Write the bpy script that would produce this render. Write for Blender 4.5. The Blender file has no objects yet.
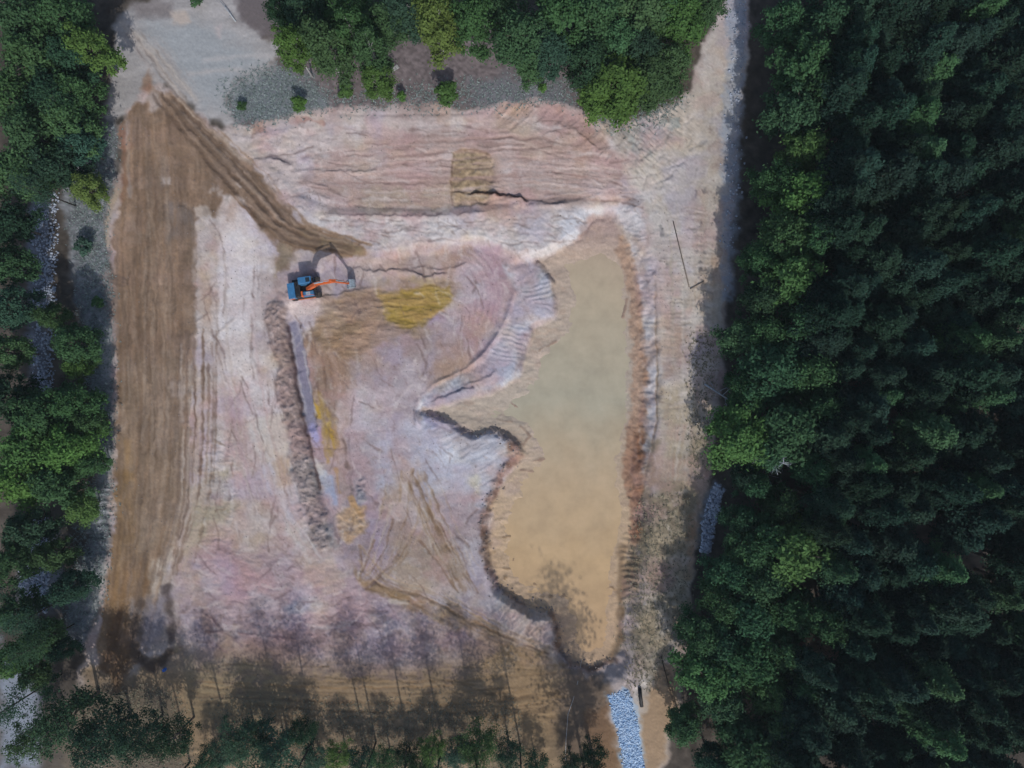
import bpy, bmesh, math, random
import numpy as np
from mathutils import Vector, Matrix

# ------------------------------------------------------------------ camera, sky, sun, exposure
PX = 7.0                       # ground pixels per metre: the plan is drawn on a 1024 x 768 sheet
H = 112.6                      # flying height of the camera in metres
scene = bpy.context.scene
scene.render.engine = 'CYCLES'
cam_d = bpy.data.cameras.new('camera'); cam_d.sensor_width = 36.0
cam_d.lens = 36.0 * (H * PX) / 1024.0
cam_d.clip_start = 0.5; cam_d.clip_end = 20000
cam = bpy.data.objects.new('camera', cam_d); scene.collection.objects.link(cam)
cam.location = (0, 0, H); cam.rotation_euler = (0, 0, 0)
scene.camera = cam

SUN_EL = math.radians(42.0)
SUN_AZ = math.radians(168.5)   # clockwise from +Y (top of the plan): the sun stands south, a little east
world = bpy.data.worlds.new('World'); scene.world = world; world.use_nodes = True
wn = world.node_tree; wn.nodes.clear()
sky = wn.nodes.new('ShaderNodeTexSky'); sky.sky_type = 'NISHITA'; sky.sun_disc = False
sky.sun_elevation = SUN_EL; sky.sun_rotation = SUN_AZ
sky.air_density = 1.0; sky.dust_density = 2.0; sky.ozone_density = 1.0
bg = wn.nodes.new('ShaderNodeBackground'); bg.inputs[1].default_value = 0.115
wo = wn.nodes.new('ShaderNodeOutputWorld')
wn.links.new(sky.outputs[0], bg.inputs[0]); wn.links.new(bg.outputs[0], wo.inputs[0])
sun_d = bpy.data.lights.new('sun', 'SUN'); sun_d.energy = 2.3; sun_d.angle = math.radians(0.8)
sun_d.color = (1.0, 0.965, 0.925)
sun = bpy.data.objects.new('sun', sun_d); scene.collection.objects.link(sun)
sdir = Vector((math.sin(SUN_AZ) * math.cos(SUN_EL), math.cos(SUN_AZ) * math.cos(SUN_EL), math.sin(SUN_EL)))
sun.rotation_euler = (-sdir).to_track_quat('-Z', 'Y').to_euler(); sun.location = (20, -60, 90)
vs = scene.view_settings
vs.view_transform = 'Standard'; vs.look = 'None'; vs.exposure = 0.06; vs.gamma = 1.0; vs.use_curve_mapping = False
LF = 0.87                      # light on open level ground: albedo = photographed tone / LF
try:
    scene.cycles.use_denoising = True
except Exception:
    pass

C = scene.collection
rnd = random.Random(7)
rng = np.random.default_rng(7)

# ------------------------------------------------------------------ helpers
def W(px, py, z=0.0):
    """a point of the plan sheet, seen at height z -> metres"""
    k = (H - z) / H
    return Vector(((px - 512) / PX * k, (384 - py) / PX * k, z))

def tag(o, label=None, cat=None, group=None, kind=None):
    if label: o['label'] = label
    if cat: o['category'] = cat
    if group: o['group'] = group
    if kind: o['kind'] = kind
    return o

def lin(c):
    c = np.asarray(c, float) / 255.0
    return np.where(c <= 0.04045, c / 12.92, ((c + 0.055) / 1.055) ** 2.4)

TAB = rng.random((8, 256, 256)).astype(np.float32) * 2 - 1
def vnoise(x, y, seed=0):
    t = TAB[seed % 8]; o = (seed * 37) % 251
    xf = np.floor(x); yf = np.floor(y)
    fx = (x - xf).astype(np.float32); fy = (y - yf).astype(np.float32)
    fx = fx * fx * (3 - 2 * fx); fy = fy * fy * (3 - 2 * fy)
    ix = xf.astype(np.int64) + o; iy = yf.astype(np.int64) + 2 * o
    a = t[ix & 255, iy & 255]; b = t[(ix + 1) & 255, iy & 255]
    c = t[ix & 255, (iy + 1) & 255]; d = t[(ix + 1) & 255, (iy + 1) & 255]
    return (a * (1 - fx) + b * fx) * (1 - fy) + (c * (1 - fx) + d * fx) * fy
def fbm(x, y, sx, sy=None, octs=3, seed=0):
    if sy is None: sy = sx
    s = 0; amp = 1; tot = 0
    for i in range(octs):
        s = s + amp * vnoise(x / sx * 2 ** i + 3.1 * i, y / sy * 2 ** i + 1.7 * i, seed + i)
        tot += amp; amp *= 0.55
    return s / tot * 1.5
def sstep(a, b, x):
    t = np.clip((x - a) / (b - a), 0, 1); return t * t * (3 - 2 * t)

def polyline_dist(x, y, pts):
    """distance to a polyline, run along it, side (+ on its right in the plan)"""
    best = np.full(x.shape, 1e9, np.float32); run = np.zeros(x.shape, np.float32); side = np.zeros(x.shape, np.float32)
    acc = 0.0
    for (x0, y0), (x1, y1) in zip(pts[:-1], pts[1:]):
        dx, dy = x1 - x0, y1 - y0; L = math.hypot(dx, dy) + 1e-6
        t = np.clip(((x - x0) * dx + (y - y0) * dy) / (L * L), 0, 1)
        ex = x - x0 - t * dx; ey = y - y0 - t * dy
        d = np.sqrt(ex * ex + ey * ey)
        m = d < best
        best = np.where(m, d, best); run = np.where(m, acc + t * L, run)
        side = np.where(m, np.sign(dx * ey - dy * ex) , side)
        acc += L
    return best, run, side
def poly_sd(x, y, pts):
    """signed distance to a closed polygon, + inside"""
    d, _, _ = polyline_dist(x, y, list(pts) + [pts[0]])
    ins = np.zeros(x.shape, bool)
    n = len(pts)
    for i in range(n):
        x0, y0 = pts[i]; x1, y1 = pts[(i + 1) % n]
        if y0 == y1: continue
        c = ((y0 > y) != (y1 > y)) & (x < (x1 - x0) * (y - y0) / (y1 - y0) + x0)
        ins ^= c
    return np.where(ins, d, -d)

# ------------------------------------------------------------------ node materials
def new_mat(name):
    m = bpy.data.materials.new(name); m.use_nodes = True
    nt = m.node_tree; nt.nodes.clear()
    out = nt.nodes.new('ShaderNodeOutputMaterial')
    p = nt.nodes.new('ShaderNodeBsdfPrincipled')
    nt.links.new(p.outputs[0], out.inputs[0])
    return m, nt, p, out
def noise_node(nt, scale, detail=4, rough=0.6, coord='Object'):
    tc = nt.nodes.new('ShaderNodeTexCoord'); n = nt.nodes.new('ShaderNodeTexNoise')
    n.inputs['Scale'].default_value = scale; n.inputs['Detail'].default_value = detail; n.inputs['Roughness'].default_value = rough
    nt.links.new(tc.outputs[coord], n.inputs['Vector'])
    return n
def plain(name, col, rough=0.6, metal=0.0, var=0.25, scale=3.0, bump=0.0, spec=0.4):
    """a colour broken up by noise"""
    m, nt, p, out = new_mat(name)
    n = noise_node(nt, scale, 5)
    r = nt.nodes.new('ShaderNodeValToRGB')
    r.color_ramp.elements[0].position = 0.3; r.color_ramp.elements[1].position = 0.7
    r.color_ramp.elements[0].color = tuple(c * (1 - var) for c in col) + (1,)
    r.color_ramp.elements[1].color = tuple(min(1, c * (1 + var)) for c in col) + (1,)
    nt.links.new(n.outputs['Fac'], r.inputs[0]); nt.links.new(r.outputs[0], p.inputs['Base Color'])
    p.inputs['Roughness'].default_value = rough; p.inputs['Metallic'].default_value = metal
    p.inputs['Specular IOR Level'].default_value = spec
    if bump:
        b = nt.nodes.new('ShaderNodeBump'); b.inputs['Strength'].default_value = bump; b.inputs['Distance'].default_value = 0.05
        nt.links.new(n.outputs['Fac'], b.inputs['Height']); nt.links.new(b.outputs[0], p.inputs['Normal'])
    return m
def mat_soil():
    m, nt, p, out = new_mat('soil')
    at = nt.nodes.new('ShaderNodeAttribute'); at.attribute_name = 'tone'
    n1 = noise_node(nt, 2.2, 6, 0.7); n2 = noise_node(nt, 9.0, 3, 0.7)
    mr = nt.nodes.new('ShaderNodeMapRange'); mr.inputs[1].default_value = 0.25; mr.inputs[2].default_value = 0.75
    mr.inputs[3].default_value = 0.94; mr.inputs[4].default_value = 1.06
    nt.links.new(n1.outputs['Fac'], mr.inputs[0])
    mr2 = nt.nodes.new('ShaderNodeMapRange'); mr2.inputs[1].default_value = 0.3; mr2.inputs[2].default_value = 0.7
    mr2.inputs[3].default_value = 0.94; mr2.inputs[4].default_value = 1.06
    nt.links.new(n2.outputs['Fac'], mr2.inputs[0])
    mu = nt.nodes.new('ShaderNodeMath'); mu.operation = 'MULTIPLY'
    nt.links.new(mr.outputs[0], mu.inputs[0]); nt.links.new(mr2.outputs[0], mu.inputs[1])
    vm = nt.nodes.new('ShaderNodeVectorMath'); vm.operation = 'SCALE'
    nt.links.new(at.outputs['Color'], vm.inputs[0]); nt.links.new(mu.outputs[0], vm.inputs['Scale'])
    nt.links.new(vm.outputs[0], p.inputs['Base Color'])
    p.inputs['Roughness'].default_value = 0.95; p.inputs['Specular IOR Level'].default_value = 0.15
    b = nt.nodes.new('ShaderNodeBump'); b.inputs['Strength'].default_value = 0.13; b.inputs['Distance'].default_value = 0.10
    nt.links.new(n1.outputs['Fac'], b.inputs['Height']); nt.links.new(b.outputs[0], p.inputs['Normal'])
    return m
def mat_leaf(name, trans=0.22):
    m, nt, p, out = new_mat(name)
    oi = nt.nodes.new('ShaderNodeObjectInfo')
    n = noise_node(nt, 0.9, 3, 0.6)
    mr = nt.nodes.new('ShaderNodeMapRange'); mr.inputs[1].default_value = 0.3; mr.inputs[2].default_value = 0.7
    mr.inputs[3].default_value = 0.72; mr.inputs[4].default_value = 1.30
    nt.links.new(n.outputs['Fac'], mr.inputs[0])
    vm = nt.nodes.new('ShaderNodeVectorMath'); vm.operation = 'SCALE'
    nt.links.new(oi.outputs['Color'], vm.inputs[0]); nt.links.new(mr.outputs[0], vm.inputs['Scale'])
    nt.links.new(vm.outputs[0], p.inputs['Base Color'])
    p.inputs['Roughness'].default_value = 0.7; p.inputs['Specular IOR Level'].default_value = 0.06
    tr = nt.nodes.new('ShaderNodeBsdfTranslucent'); nt.links.new(vm.outputs[0], tr.inputs[0])
    mx = nt.nodes.new('ShaderNodeMixShader'); mx.inputs[0].default_value = trans
    nt.links.new(p.outputs[0], mx.inputs[1]); nt.links.new(tr.outputs[0], mx.inputs[2]); nt.links.new(mx.outputs[0], out.inputs[0])
    return m
M_SOIL = mat_soil()
M_LEAF = mat_leaf('leaf'); M_NEEDLE = mat_leaf('needle', 0.1)
M_BARK = plain('bark', (0.16, 0.135, 0.115), 0.9, var=0.4, scale=4)
M_BARK_PALE = plain('pale_bark', (0.36, 0.36, 0.36), 0.9, var=0.3, scale=4)
M_BARK_DARK = plain('dark_bark', (0.05, 0.042, 0.036), 0.9, var=0.4, scale=4)

def mesh_obj(name, verts, faces, mat, parent=None, smooth=False):
    me = bpy.data.meshes.new(name); me.from_pydata([tuple(v) for v in verts], [], [tuple(f) for f in faces]); me.update()
    if mat: me.materials.append(mat)
    if smooth: me.polygons.foreach_set('use_smooth', [True] * len(me.polygons))
    o = bpy.data.objects.new(name, me); C.objects.link(o)
    if parent: o.parent = parent
    return o
def mesh_np(name, verts, quads, mat, smooth=False):
    """numpy quads/tris -> mesh, fast"""
    me = bpy.data.meshes.new(name)
    nv = len(verts); nf, k = quads.shape
    me.vertices.add(nv); me.vertices.foreach_set('co', np.ascontiguousarray(verts, np.float32).ravel())
    me.loops.add(nf * k); me.loops.foreach_set('vertex_index', np.ascontiguousarray(quads, np.int32).ravel())
    me.polygons.add(nf); me.polygons.foreach_set('loop_start', np.arange(0, nf * k, k, dtype=np.int32))
    me.polygons.foreach_set('loop_total', np.full(nf, k, np.int32))
    if smooth: me.polygons.foreach_set('use_smooth', np.ones(nf, bool))
    me.materials.append(mat); me.update(calc_edges=True); me.validate()
    return me
def link(name, me, parent=None, loc=None):
    o = bpy.data.objects.new(name, me); C.objects.link(o)
    if parent: o.parent = parent
    if loc is not None: o.location = loc
    return o
def empty(name, loc=(0, 0, 0), rz=0):
    o = bpy.data.objects.new(name, None); C.objects.link(o); o.location = loc; o.rotation_euler = (0, 0, rz)
    o.empty_display_size = 0.5
    return o
def copy_tree(o, parent=None):
    c = o.copy(); C.objects.link(c); c.parent = parent
    for ch in o.children: copy_tree(ch, c)
    return c

# ================================================================== THE GROUND
def axis(lo, hi, fine_lo, fine_hi, mid_step):
    far = [6000, 3000, 1500, 800, 450, 250]
    a = [fine_lo - d for d in far] if False else []
    left = list(np.arange(lo, fine_lo, mid_step)); mid = list(np.arange(fine_lo, fine_hi + .5, 1.0)); right = list(np.arange(fine_hi + mid_step, hi + .5, mid_step))
    return np.array([lo - d for d in (9000, 4000, 1800, 800, 350, 150, 60, 25)] + left + mid + right + [hi + d for d in (25, 60, 150, 350, 800, 1800, 4000, 9000)])
xs = axis(-40, 1080, 66, 762, 3.0)
ys = axis(-40, 812, -4, 774, 3.0)
GX, GY = np.meshgrid(xs, ys); GX = GX.astype(np.float32); GY = GY.astype(np.float32)

class Bag: pass
S = Bag()
def deproj(pts, z):
    k = (H - z) / H
    return [((x - 512) * k + 512, (y - 384) * k + 384) for x, y in pts]

# --- plan outlines (sheet coordinates)
STRIP0 = [(30,196),(51,190),(50,250),(47,330),(46,402),(31,404),(28,330),(27,250)]
SITE = [(119,122),(150,84),(170,86),(203,118),(222,128),(262,122),(330,109),(415,104),(480,108),(535,101),(575,106),(600,118),(640,118),(672,104),(690,92),(700,50),(722,8),(728,-20),
        (748,-20),(746,60),(738,120),(734,200),(728,300),(722,380),(714,440),(704,500),(694,560),(686,640),(682,700),(664,768),(650,810),(60,810),(66,740),(84,650),(100,600),(110,540),(112,480),(114,420),(113,300),(108,240),(109,215),(118,188),(122,160)]
ROAD = [(119,128),(128,112),(143,100),(148,88),(160,90),(176,96),(188,108),(206,124),(226,142),(244,156),(262,176),(284,202),(304,226),(330,236),(352,240),(366,246),(364,256),(348,259),(332,250),(306,248),(296,252),(289,266),(276,276),(272,270),(278,254),(274,240),(262,228),(246,206),(232,196),(222,206),(214,218),(202,214),(196,224),(197,260),(196,320),(196,370),(193,400),(190,440),(188,480),(184,512),(174,545),(168,566),(160,590),(150,612),(141,640),(138,664),(112,676),(98,668),(98,640),(104,606),(110,572),(115,530),(115,480),(118,430),(117,370),(115,330),(111,290),(111,255),(114,225),(120,200),(124,170)]
PIT = [(283,318),(292,302),(296,284),(322,262),(352,258),(400,252),(452,244),(474,240),(500,246),(514,258),(520,290),(508,324),(494,346),(468,372),(436,388),(420,404),(418,420),(440,424),(470,438),(490,450),(492,490),(486,540),(482,590),(468,606),(430,600),(400,590),(360,576),(345,556),(335,540),(322,510),(312,470),(302,430),(294,380),(286,345)]
POND = [(593,218),(612,218),(622,240),(634,262),(638,300),(640,340),(642,380),(640,410),(634,440),(630,470),(634,510),(630,545),(624,570),(622,600),(620,640),(614,656),(592,668),(572,664),(560,650),(559,628),(552,612),(530,607),(514,598),(498,588),(490,560),(488,530),(492,506),(502,486),(512,468),(524,456),(516,440),(496,430),(474,433),(455,424),(438,416),(424,410),(450,404),(480,396),(505,389),(521,374),(527,350),(534,330),(554,319),(557,300),(552,278),(538,262),(560,250),(582,238)]
TOPBENCH = [(262,140),(300,130),(480,118),(520,106),(560,108),(600,126),(625,160),(642,196),(632,210),(600,204),(545,204),(500,210),(430,214),(330,213),(300,200),(282,180),(262,162)]
MOUND = [(502,264),(530,262),(546,272),(553,296),(553,316),(532,324),(525,350),(521,374),(505,386),(480,393),(450,400),(426,406),(417,410),(424,396),(440,384),(468,371),(486,360),(498,342),(510,320),(518,292)]

Z = np.zeros(GX.shape, np.float32)
edge_n = fbm(GX, GY, 14, octs=3, seed=1); edge_f = fbm(GX, GY, 5, octs=2, seed=3)
SHOULDER = [(420,412),(440,424),(466,434),(490,430),(508,436),(520,454),(506,470),(496,492),(486,510),(486,590),(470,600),(450,500),(424,430)]
sd_pit = np.maximum(np.maximum(poly_sd(GX, GY, deproj(PIT, -1.0)), poly_sd(GX, GY, deproj(MOUND, -1.0)) + 7), poly_sd(GX, GY, deproj(SHOULDER, -1.0)) + 7) + 2.5 * edge_n
Z -= 1.1 * sstep(-5, 8, sd_pit) * sstep(596, 470, GY)
sd_top = poly_sd(GX, GY, deproj(TOPBENCH, -0.6)) + 1.2 * edge_n
Z -= 0.35 * sstep(-2, 7, sd_top) * (0.4 + 0.6 * sstep(130, 205, GY))
sd_pond = poly_sd(GX, GY, deproj(POND, -2.3)) + 2.0 * edge_n + 0.8 * edge_f
west = sstep(620, 560, GX)
bank = west * sstep(-7.0, 2.0, sd_pond) + (1 - west) * sstep(-21, 3.0, sd_pond)
Z = Z * (1 - bank) + (-2.22) * bank
Z -= 0.5 * sstep(2, 40, sd_pond)
mnd = sstep(-1, 9, poly_sd(GX, GY, deproj(MOUND, -0.6)) + 1.5 * edge_f)
Z += 0.22 * mnd * (1 - 0.85 * bank)
ZM = Z.copy()
K = H / (H - ZM)
AX = (GX - 512) * K + 512; AY = (GY - 384) * K + 384       # where each ground point lies on the plan sheet
AX += 1.1 * fbm(GX, GY, 7, octs=3, seed=90); AY += 1.1 * fbm(GX, GY, 7, octs=3, seed=92)     # ragged edges
COL = np.empty(GX.shape + (3,), np.float32)

def box_of(x0, y0, x1, y1, m=0):
    i0, i1 = np.searchsorted(xs, [x0 - m - 14, x1 + m + 14]); j0, j1 = np.searchsorted(ys, [y0 - m - 14, y1 + m + 14])
    return slice(max(j0, 0), max(j1, 1)), slice(max(i0, 0), max(i1, 1))
def bounds(pts):
    a = np.array(pts); return a[:, 0].min(), a[:, 1].min(), a[:, 0].max(), a[:, 1].max()
def area(pts, soft=3, warp=3, wscale=12, seed=11):
    s = box_of(*bounds(pts), m=soft + warp * 2)
    x, y = AX[s], AY[s]
    d = poly_sd(x, y, pts)
    if warp: d = d + warp * fbm(x, y, wscale, octs=3, seed=seed)
    return s, sstep(-soft, soft, d), x, y, d
def band(pts, width, soft=2, warp=1.5, wscale=9, seed=21):
    s = box_of(*bounds(pts), m=width + soft + warp * 2)
    x, y = AX[s], AY[s]
    d, run, side = polyline_dist(x, y, pts)
    w = width / 2 + warp * fbm(x, y, wscale, octs=2, seed=seed)
    return s, 1 - sstep(-soft, soft, d - w), x, y, d, run, side
def paint(s, m, rgb, amt=1.0):
    COL[s] = COL[s] * (1 - (m * amt)[..., None]) + np.array(rgb, np.float32) * (m * amt)[..., None]
def scale(s, m, f):
    COL[s] *= (1 + m * f)[..., None]
def fill(pts, rgb, amt=1.0, soft=3, warp=3, wscale=12, seed=11):
    s, m, x, y, d = area(pts, soft, warp, wscale, seed); paint(s, m, rgb, amt); return s, m, x, y
def stroke(pts, width, rgb, amt=1.0, soft=1.5, warp=1.2, dz=0.0, seed=21, wscale=9):
    s, m, x, y, d, run, side = band(pts, width, soft, warp, wscale, seed); paint(s, m, rgb, amt)
    if dz: Z[s] += dz * m
    return s, m, x, y, d, run, side
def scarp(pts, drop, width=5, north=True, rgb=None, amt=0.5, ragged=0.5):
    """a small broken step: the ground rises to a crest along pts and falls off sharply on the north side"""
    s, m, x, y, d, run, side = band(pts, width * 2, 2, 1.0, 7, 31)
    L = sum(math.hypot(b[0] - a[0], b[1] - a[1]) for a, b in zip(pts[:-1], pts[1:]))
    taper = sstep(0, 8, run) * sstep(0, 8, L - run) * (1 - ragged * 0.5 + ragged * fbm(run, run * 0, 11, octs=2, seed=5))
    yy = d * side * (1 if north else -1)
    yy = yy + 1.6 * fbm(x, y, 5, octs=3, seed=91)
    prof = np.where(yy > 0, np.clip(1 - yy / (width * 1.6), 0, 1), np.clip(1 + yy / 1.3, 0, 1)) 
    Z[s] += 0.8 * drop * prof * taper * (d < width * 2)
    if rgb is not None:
        paint(s, sstep(3.2, 0.4, np.abs(yy + 1.2)) * np.clip(taper, 0, 1), rgb, amt * 0.7)  # shade of the steep north face painted along the step

def streaks(s, m, u, v, su, sv, amp, seed=41, octs=3, zamp=0.0):
    """wheel and blade streaks: noise drawn out along v"""
    n = fbm(u, v, su, sv, octs, seed)
    scale(s, m, amp * n)
    if zamp: Z[s] += zamp * m * n

# --- forest floor under everything
n_a = fbm(AX, AY, 40, octs=4, seed=2); n_b = fbm(AX, AY, 7, octs=3, seed=4)
base = np.array((74, 68, 62), np.float32)
COL[:] = base * (1 + 0.16 * n_a + 0.20 * n_b)[..., None]
# bare litter strip at the top, scrub strip at the left
s, m, x, y = fill([(222,84),(300,52),(380,30),(470,20),(560,30),(590,70),(578,112),(480,110),(410,107),(330,112),(290,120),(235,128)], (106,98,99), soft=6)
scale(s, m, 0.16 * fbm(x, y, 3, octs=2, seed=6))
fill([(222,84),(250,70),(290,66),(320,86),(330,108),(290,118),(235,126)], (112,122,127), 0.75, soft=9, warp=8)
fill([(470,80),(520,74),(560,84),(580,112),(470,108)], (108,114,122), 0.6, soft=10, warp=8)
fill([(206,-10),(285,-10),(286,30),(262,44),(236,40),(216,16)], (104,97,98), 0.9, soft=6)
s, m, x, y = fill([(60,190),(112,110),(118,128),(116,170),(106,220),(112,300),(114,420),(112,520),(104,600),(84,650),(62,640),(80,560),(96,480),(92,400),(84,330),(70,260)], (112,115,119), soft=5, warp=4)
scale(s, m, 0.22 * fbm(x, y, 4, octs=3, seed=7))
Z[s] += 0.10 * m * fbm(x, y, 4, octs=3, seed=7)
fill([(0,640),(40,690),(40,768),(0,768)], (140,150,165), 0.8, soft=8, warp=6)
fill([(20,530),(60,520),(60,610),(20,610)], (128,136,150), 0.7, soft=8, warp=8)
fill([(96,340),(114,320),(114,375),(100,380)], (148,152,156), 0.7, soft=5, warp=4)
fill([(98,450),(114,430),(112,475),(104,480)], (140,146,146), 0.6, soft=4, warp=4)
fill([(102,565),(113,560),(100,612),(92,618),(90,600)], (158,160,156), 0.85, soft=4, warp=3)
# gullies cut into the left verge
s, m, x, y, d = area([(84,488),(114,484),(113,556),(80,566)], 6, 4)
gl = fbm(x, y, 14, 2.6, 3, 8); Z[s] += 0.25 * m * gl; scale(s, m, 0.30 * gl)
# sandy flat at the top left
s, m, x, y = fill([(116,18),(130,6),(160,2),(176,-12),(232,-12),(240,20),(262,34),(284,46),(272,72),(240,86),(228,104),(240,128),(205,122),(170,88),(148,84),(132,112),(118,124),(106,112),(104,92),(112,60)], (150,147,146), soft=5, warp=5)
streaks(s, m, y, x, 5, 30, 0.09, 9)
fill([(150,22),(210,20),(270,60),(240,84),(226,108),(205,104),(176,66)], (143,150,154), 0.65, soft=14, warp=8)
fill([(128,4),(170,2),(172,18),(140,16)], (112,105,104), 0.7, soft=5)
fill([(172,14),(186,10),(190,22),(180,27),(172,24)], (172,160,150), 0.9, soft=3)
fill([(213,24),(224,22),(222,40),(216,38)], (172,162,160), 0.7, soft=3)
for a, b, w, c in (((122,24),(184,102),7,(166,156,148)), ((132,30),(196,100),4,(168,160,152)), ((118,30),(160,84),4,(158,150,146)), ((205,60),(280,56),4,(166,163,162)), ((190,74),(240,70),4,(164,160,158))):
    stroke([a, ((a[0] + b[0]) / 2 + 2, (a[1] + b[1]) / 2 - 2), b], w, c, 0.8, soft=3)
for a, b in (((128,26),(160,70)), ((138,40),(172,88)), ((126,34),(150,66))):
    stroke([a, b], 1.2, (120,112,108), 0.6, dz=-0.06)

# --- whole cleared site
s, m, x, y = fill(SITE, (166,155,151), soft=4, warp=4)
scale(s, m, 0.07 * fbm(x, y, 30, octs=4, seed=12) + 0.06 * fbm(x, y, 5, octs=3, seed=13))
S_SITE = np.zeros(GX.shape, np.float32); S_SITE[s] = m
Z[s] += m * 0.06 * fbm(x, y, 9, octs=3, seed=14)

# top bench: pale rim, pink bed with long blade streaks
s, m, x, y = fill([(225,128),(262,122),(330,109),(480,108),(535,101),(575,106),(610,122),(640,170),(650,210),(600,214),(545,212),(490,222),(330,222),(296,214),(262,176)], (178,168,165), soft=4)
streaks(s, m, y, x, 4, 40, 0.06, 15)
s, m, x, y = fill([(318,160),(380,138),(420,132),(490,128),(570,132),(610,150),(634,190),(630,206),(585,202),(545,200),(500,206),(430,211),(340,208),(300,186)], (164,146,140), 0.85, soft=8, warp=5)
streaks(s, m, y, x, 3, 45, 0.09, 16, zamp=0.04)
fill([(330,190),(420,188),(452,180),(450,210),(340,211)], (160,150,128), 0.5, soft=7, warp=5)
fill([(300,190),(350,196),(346,208),(310,206)], (184,176,176), 0.7, soft=5, warp=4)
s, m, x, y = fill([(454,153),(474,150),(490,156),(492,184),(486,204),(454,206),(450,190)], (146,131,106), 0.9, soft=3, warp=3, wscale=8)
scale(s, m, 0.16 * fbm(x, y, 3, octs=2, seed=17)); Z[s] += 0.12 * m * fbm(x, y, 5, octs=3, seed=17)
fill([(478,156),(500,156),(500,186),(484,190)], (168,150,138), 0.6, soft=6)
s, m, x, y = fill([(480,112),(520,102),(560,106),(590,122),(620,160),(612,166),(570,128),(540,122),(500,128)], (160,140,136), 0.8, soft=4, warp=4)
g = fbm(x + y, x - y, 3, 26, 3, 18); Z[s] += 0.14 * m * g; scale(s, m, 0.08 * g)
stroke([(540,110),(575,118),(606,150),(632,190)], 12, (158,143,140), 0.6, soft=6)
stroke([(618,178),(638,200)], 18, (150,137,135), 0.8, soft=6)
for p in ([(540,182),(575,186),(606,190)], [(545,196),(580,192),(612,188)], [(556,206),(590,198),(616,186)], [(520,200),(560,206)], [(590,178),(606,188),(612,196)]):
    s, m, x, y, d, run, side = stroke(p, 2.0, (180,170,168), 0.7, dz=0.13)
# pale rough strip south of the bench
s, m, x, y = fill([(300,206),(330,216),(430,220),(500,214),(545,208),(600,208),(610,226),(585,240),(560,254),(530,262),(505,250),(480,240),(450,240),(400,248),(366,252),(340,238),(310,226)], (186,181,179), 0.95, soft=4, warp=3)
Z[s] += 0.10 * m * fbm(x, y, 4, 3, 3, 19); scale(s, m, 0.05 * fbm(x, y, 4, 3, 3, 19))
fill([(560,212),(604,206),(600,226),(576,244),(560,246)], (186,188,194), 0.8, soft=6, warp=4)
fill([(590,216),(612,214),(622,240),(626,256),(600,258),(578,262),(560,270),(548,264),(574,246)], (163,143,137), 0.9, soft=4, warp=4)

# --- east bank, track
TRACK = [(640,118),(672,104),(692,92),(702,50),(722,8),(728,-20),(746,-20),(742,60),(734,120),(730,200),(724,300),(718,380),(710,440),(700,500),(690,560),(684,640),(680,700),(662,770),(645,800),(622,800),(630,700),(650,660),(650,560),(652,480),(656,420),(657,360),(655,300),(650,250),(642,206),(616,150),(604,126)]
s, m, x, y = fill(TRACK, (174,168,161), 0.95, soft=5, warp=3)
hz = fbm(x, y, 22, 2.4, 3, 22); zone = sstep(205, 240, y) * sstep(520, 440, y)
scale(s, m * zone, 0.055 * hz); Z[s] += 0.05 * m * zone * hz
s, m, x, y = fill([(660,120),(700,90),(724,20),(738,10),(730,120),(724,230),(712,330),(696,330),(700,220),(690,150)], (180,170,158), 0.6, soft=9, warp=6)
streaks(s, m, x, y, 4, 40, 0.05, 23)
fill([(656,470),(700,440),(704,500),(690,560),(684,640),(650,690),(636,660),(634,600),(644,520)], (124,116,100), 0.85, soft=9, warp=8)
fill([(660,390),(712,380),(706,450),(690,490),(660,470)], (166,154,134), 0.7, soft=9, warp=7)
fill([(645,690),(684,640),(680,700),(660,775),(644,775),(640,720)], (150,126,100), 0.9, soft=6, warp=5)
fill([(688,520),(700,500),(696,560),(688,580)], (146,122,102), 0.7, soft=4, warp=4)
s, m, x, y, d = area([(636,500),(690,490),(686,690),(622,700),(622,600)], 8, 6)
g = fbm(x, y, 4, octs=3, seed=24); scale(s, m, 0.20 * g); Z[s] += 0.10 * m * g
# branching drill marks north of the pond
for p in ([(636,152),(650,140),(664,118)], [(640,160),(662,142),(676,128)], [(648,176),(664,170),(684,162)], [(640,150),(628,138),(620,128)], [(652,184),(672,176)], [(644,132),(652,124)], [(664,236),(700,226)], [(690,150),(706,140)]):
    stroke(p, 2.0, (132,128,126), 0.6, dz=-0.13)
s, m, x, y, d = area([(585,116),(650,116),(690,100),(680,130),(640,168),(624,150)], 6, 5)
paint(s, m * sstep(-0.05, 0.5, fbm(x, y, 6, octs=3, seed=25)), (140,146,144), 0.7)
g = fbm(x + 1.4 * y, x - y, 14, 2.5, 3, 26); Z[s] += 0.16 * m * g
# tyre and bucket marks dotted along the track
s, m, x, y, d = area([(694,190),(706,190),(708,300),(694,300)], 4, 3)
paint(s, m * sstep(0.35, 0.6, fbm(x, y, 4, 6, 2, 27)), (104,104,104), 0.8)
s, m, x, y, d = area([(660,222),(668,222),(672,300),(660,304)], 4, 3)
paint(s, m * sstep(0.45, 0.65, fbm(x, y, 4, 5, 2, 28)), (112,112,106), 0.8)
for p in ([(661,228),(662,236)],): stroke(p, 2.6, (92,94,94), 0.9)
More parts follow.
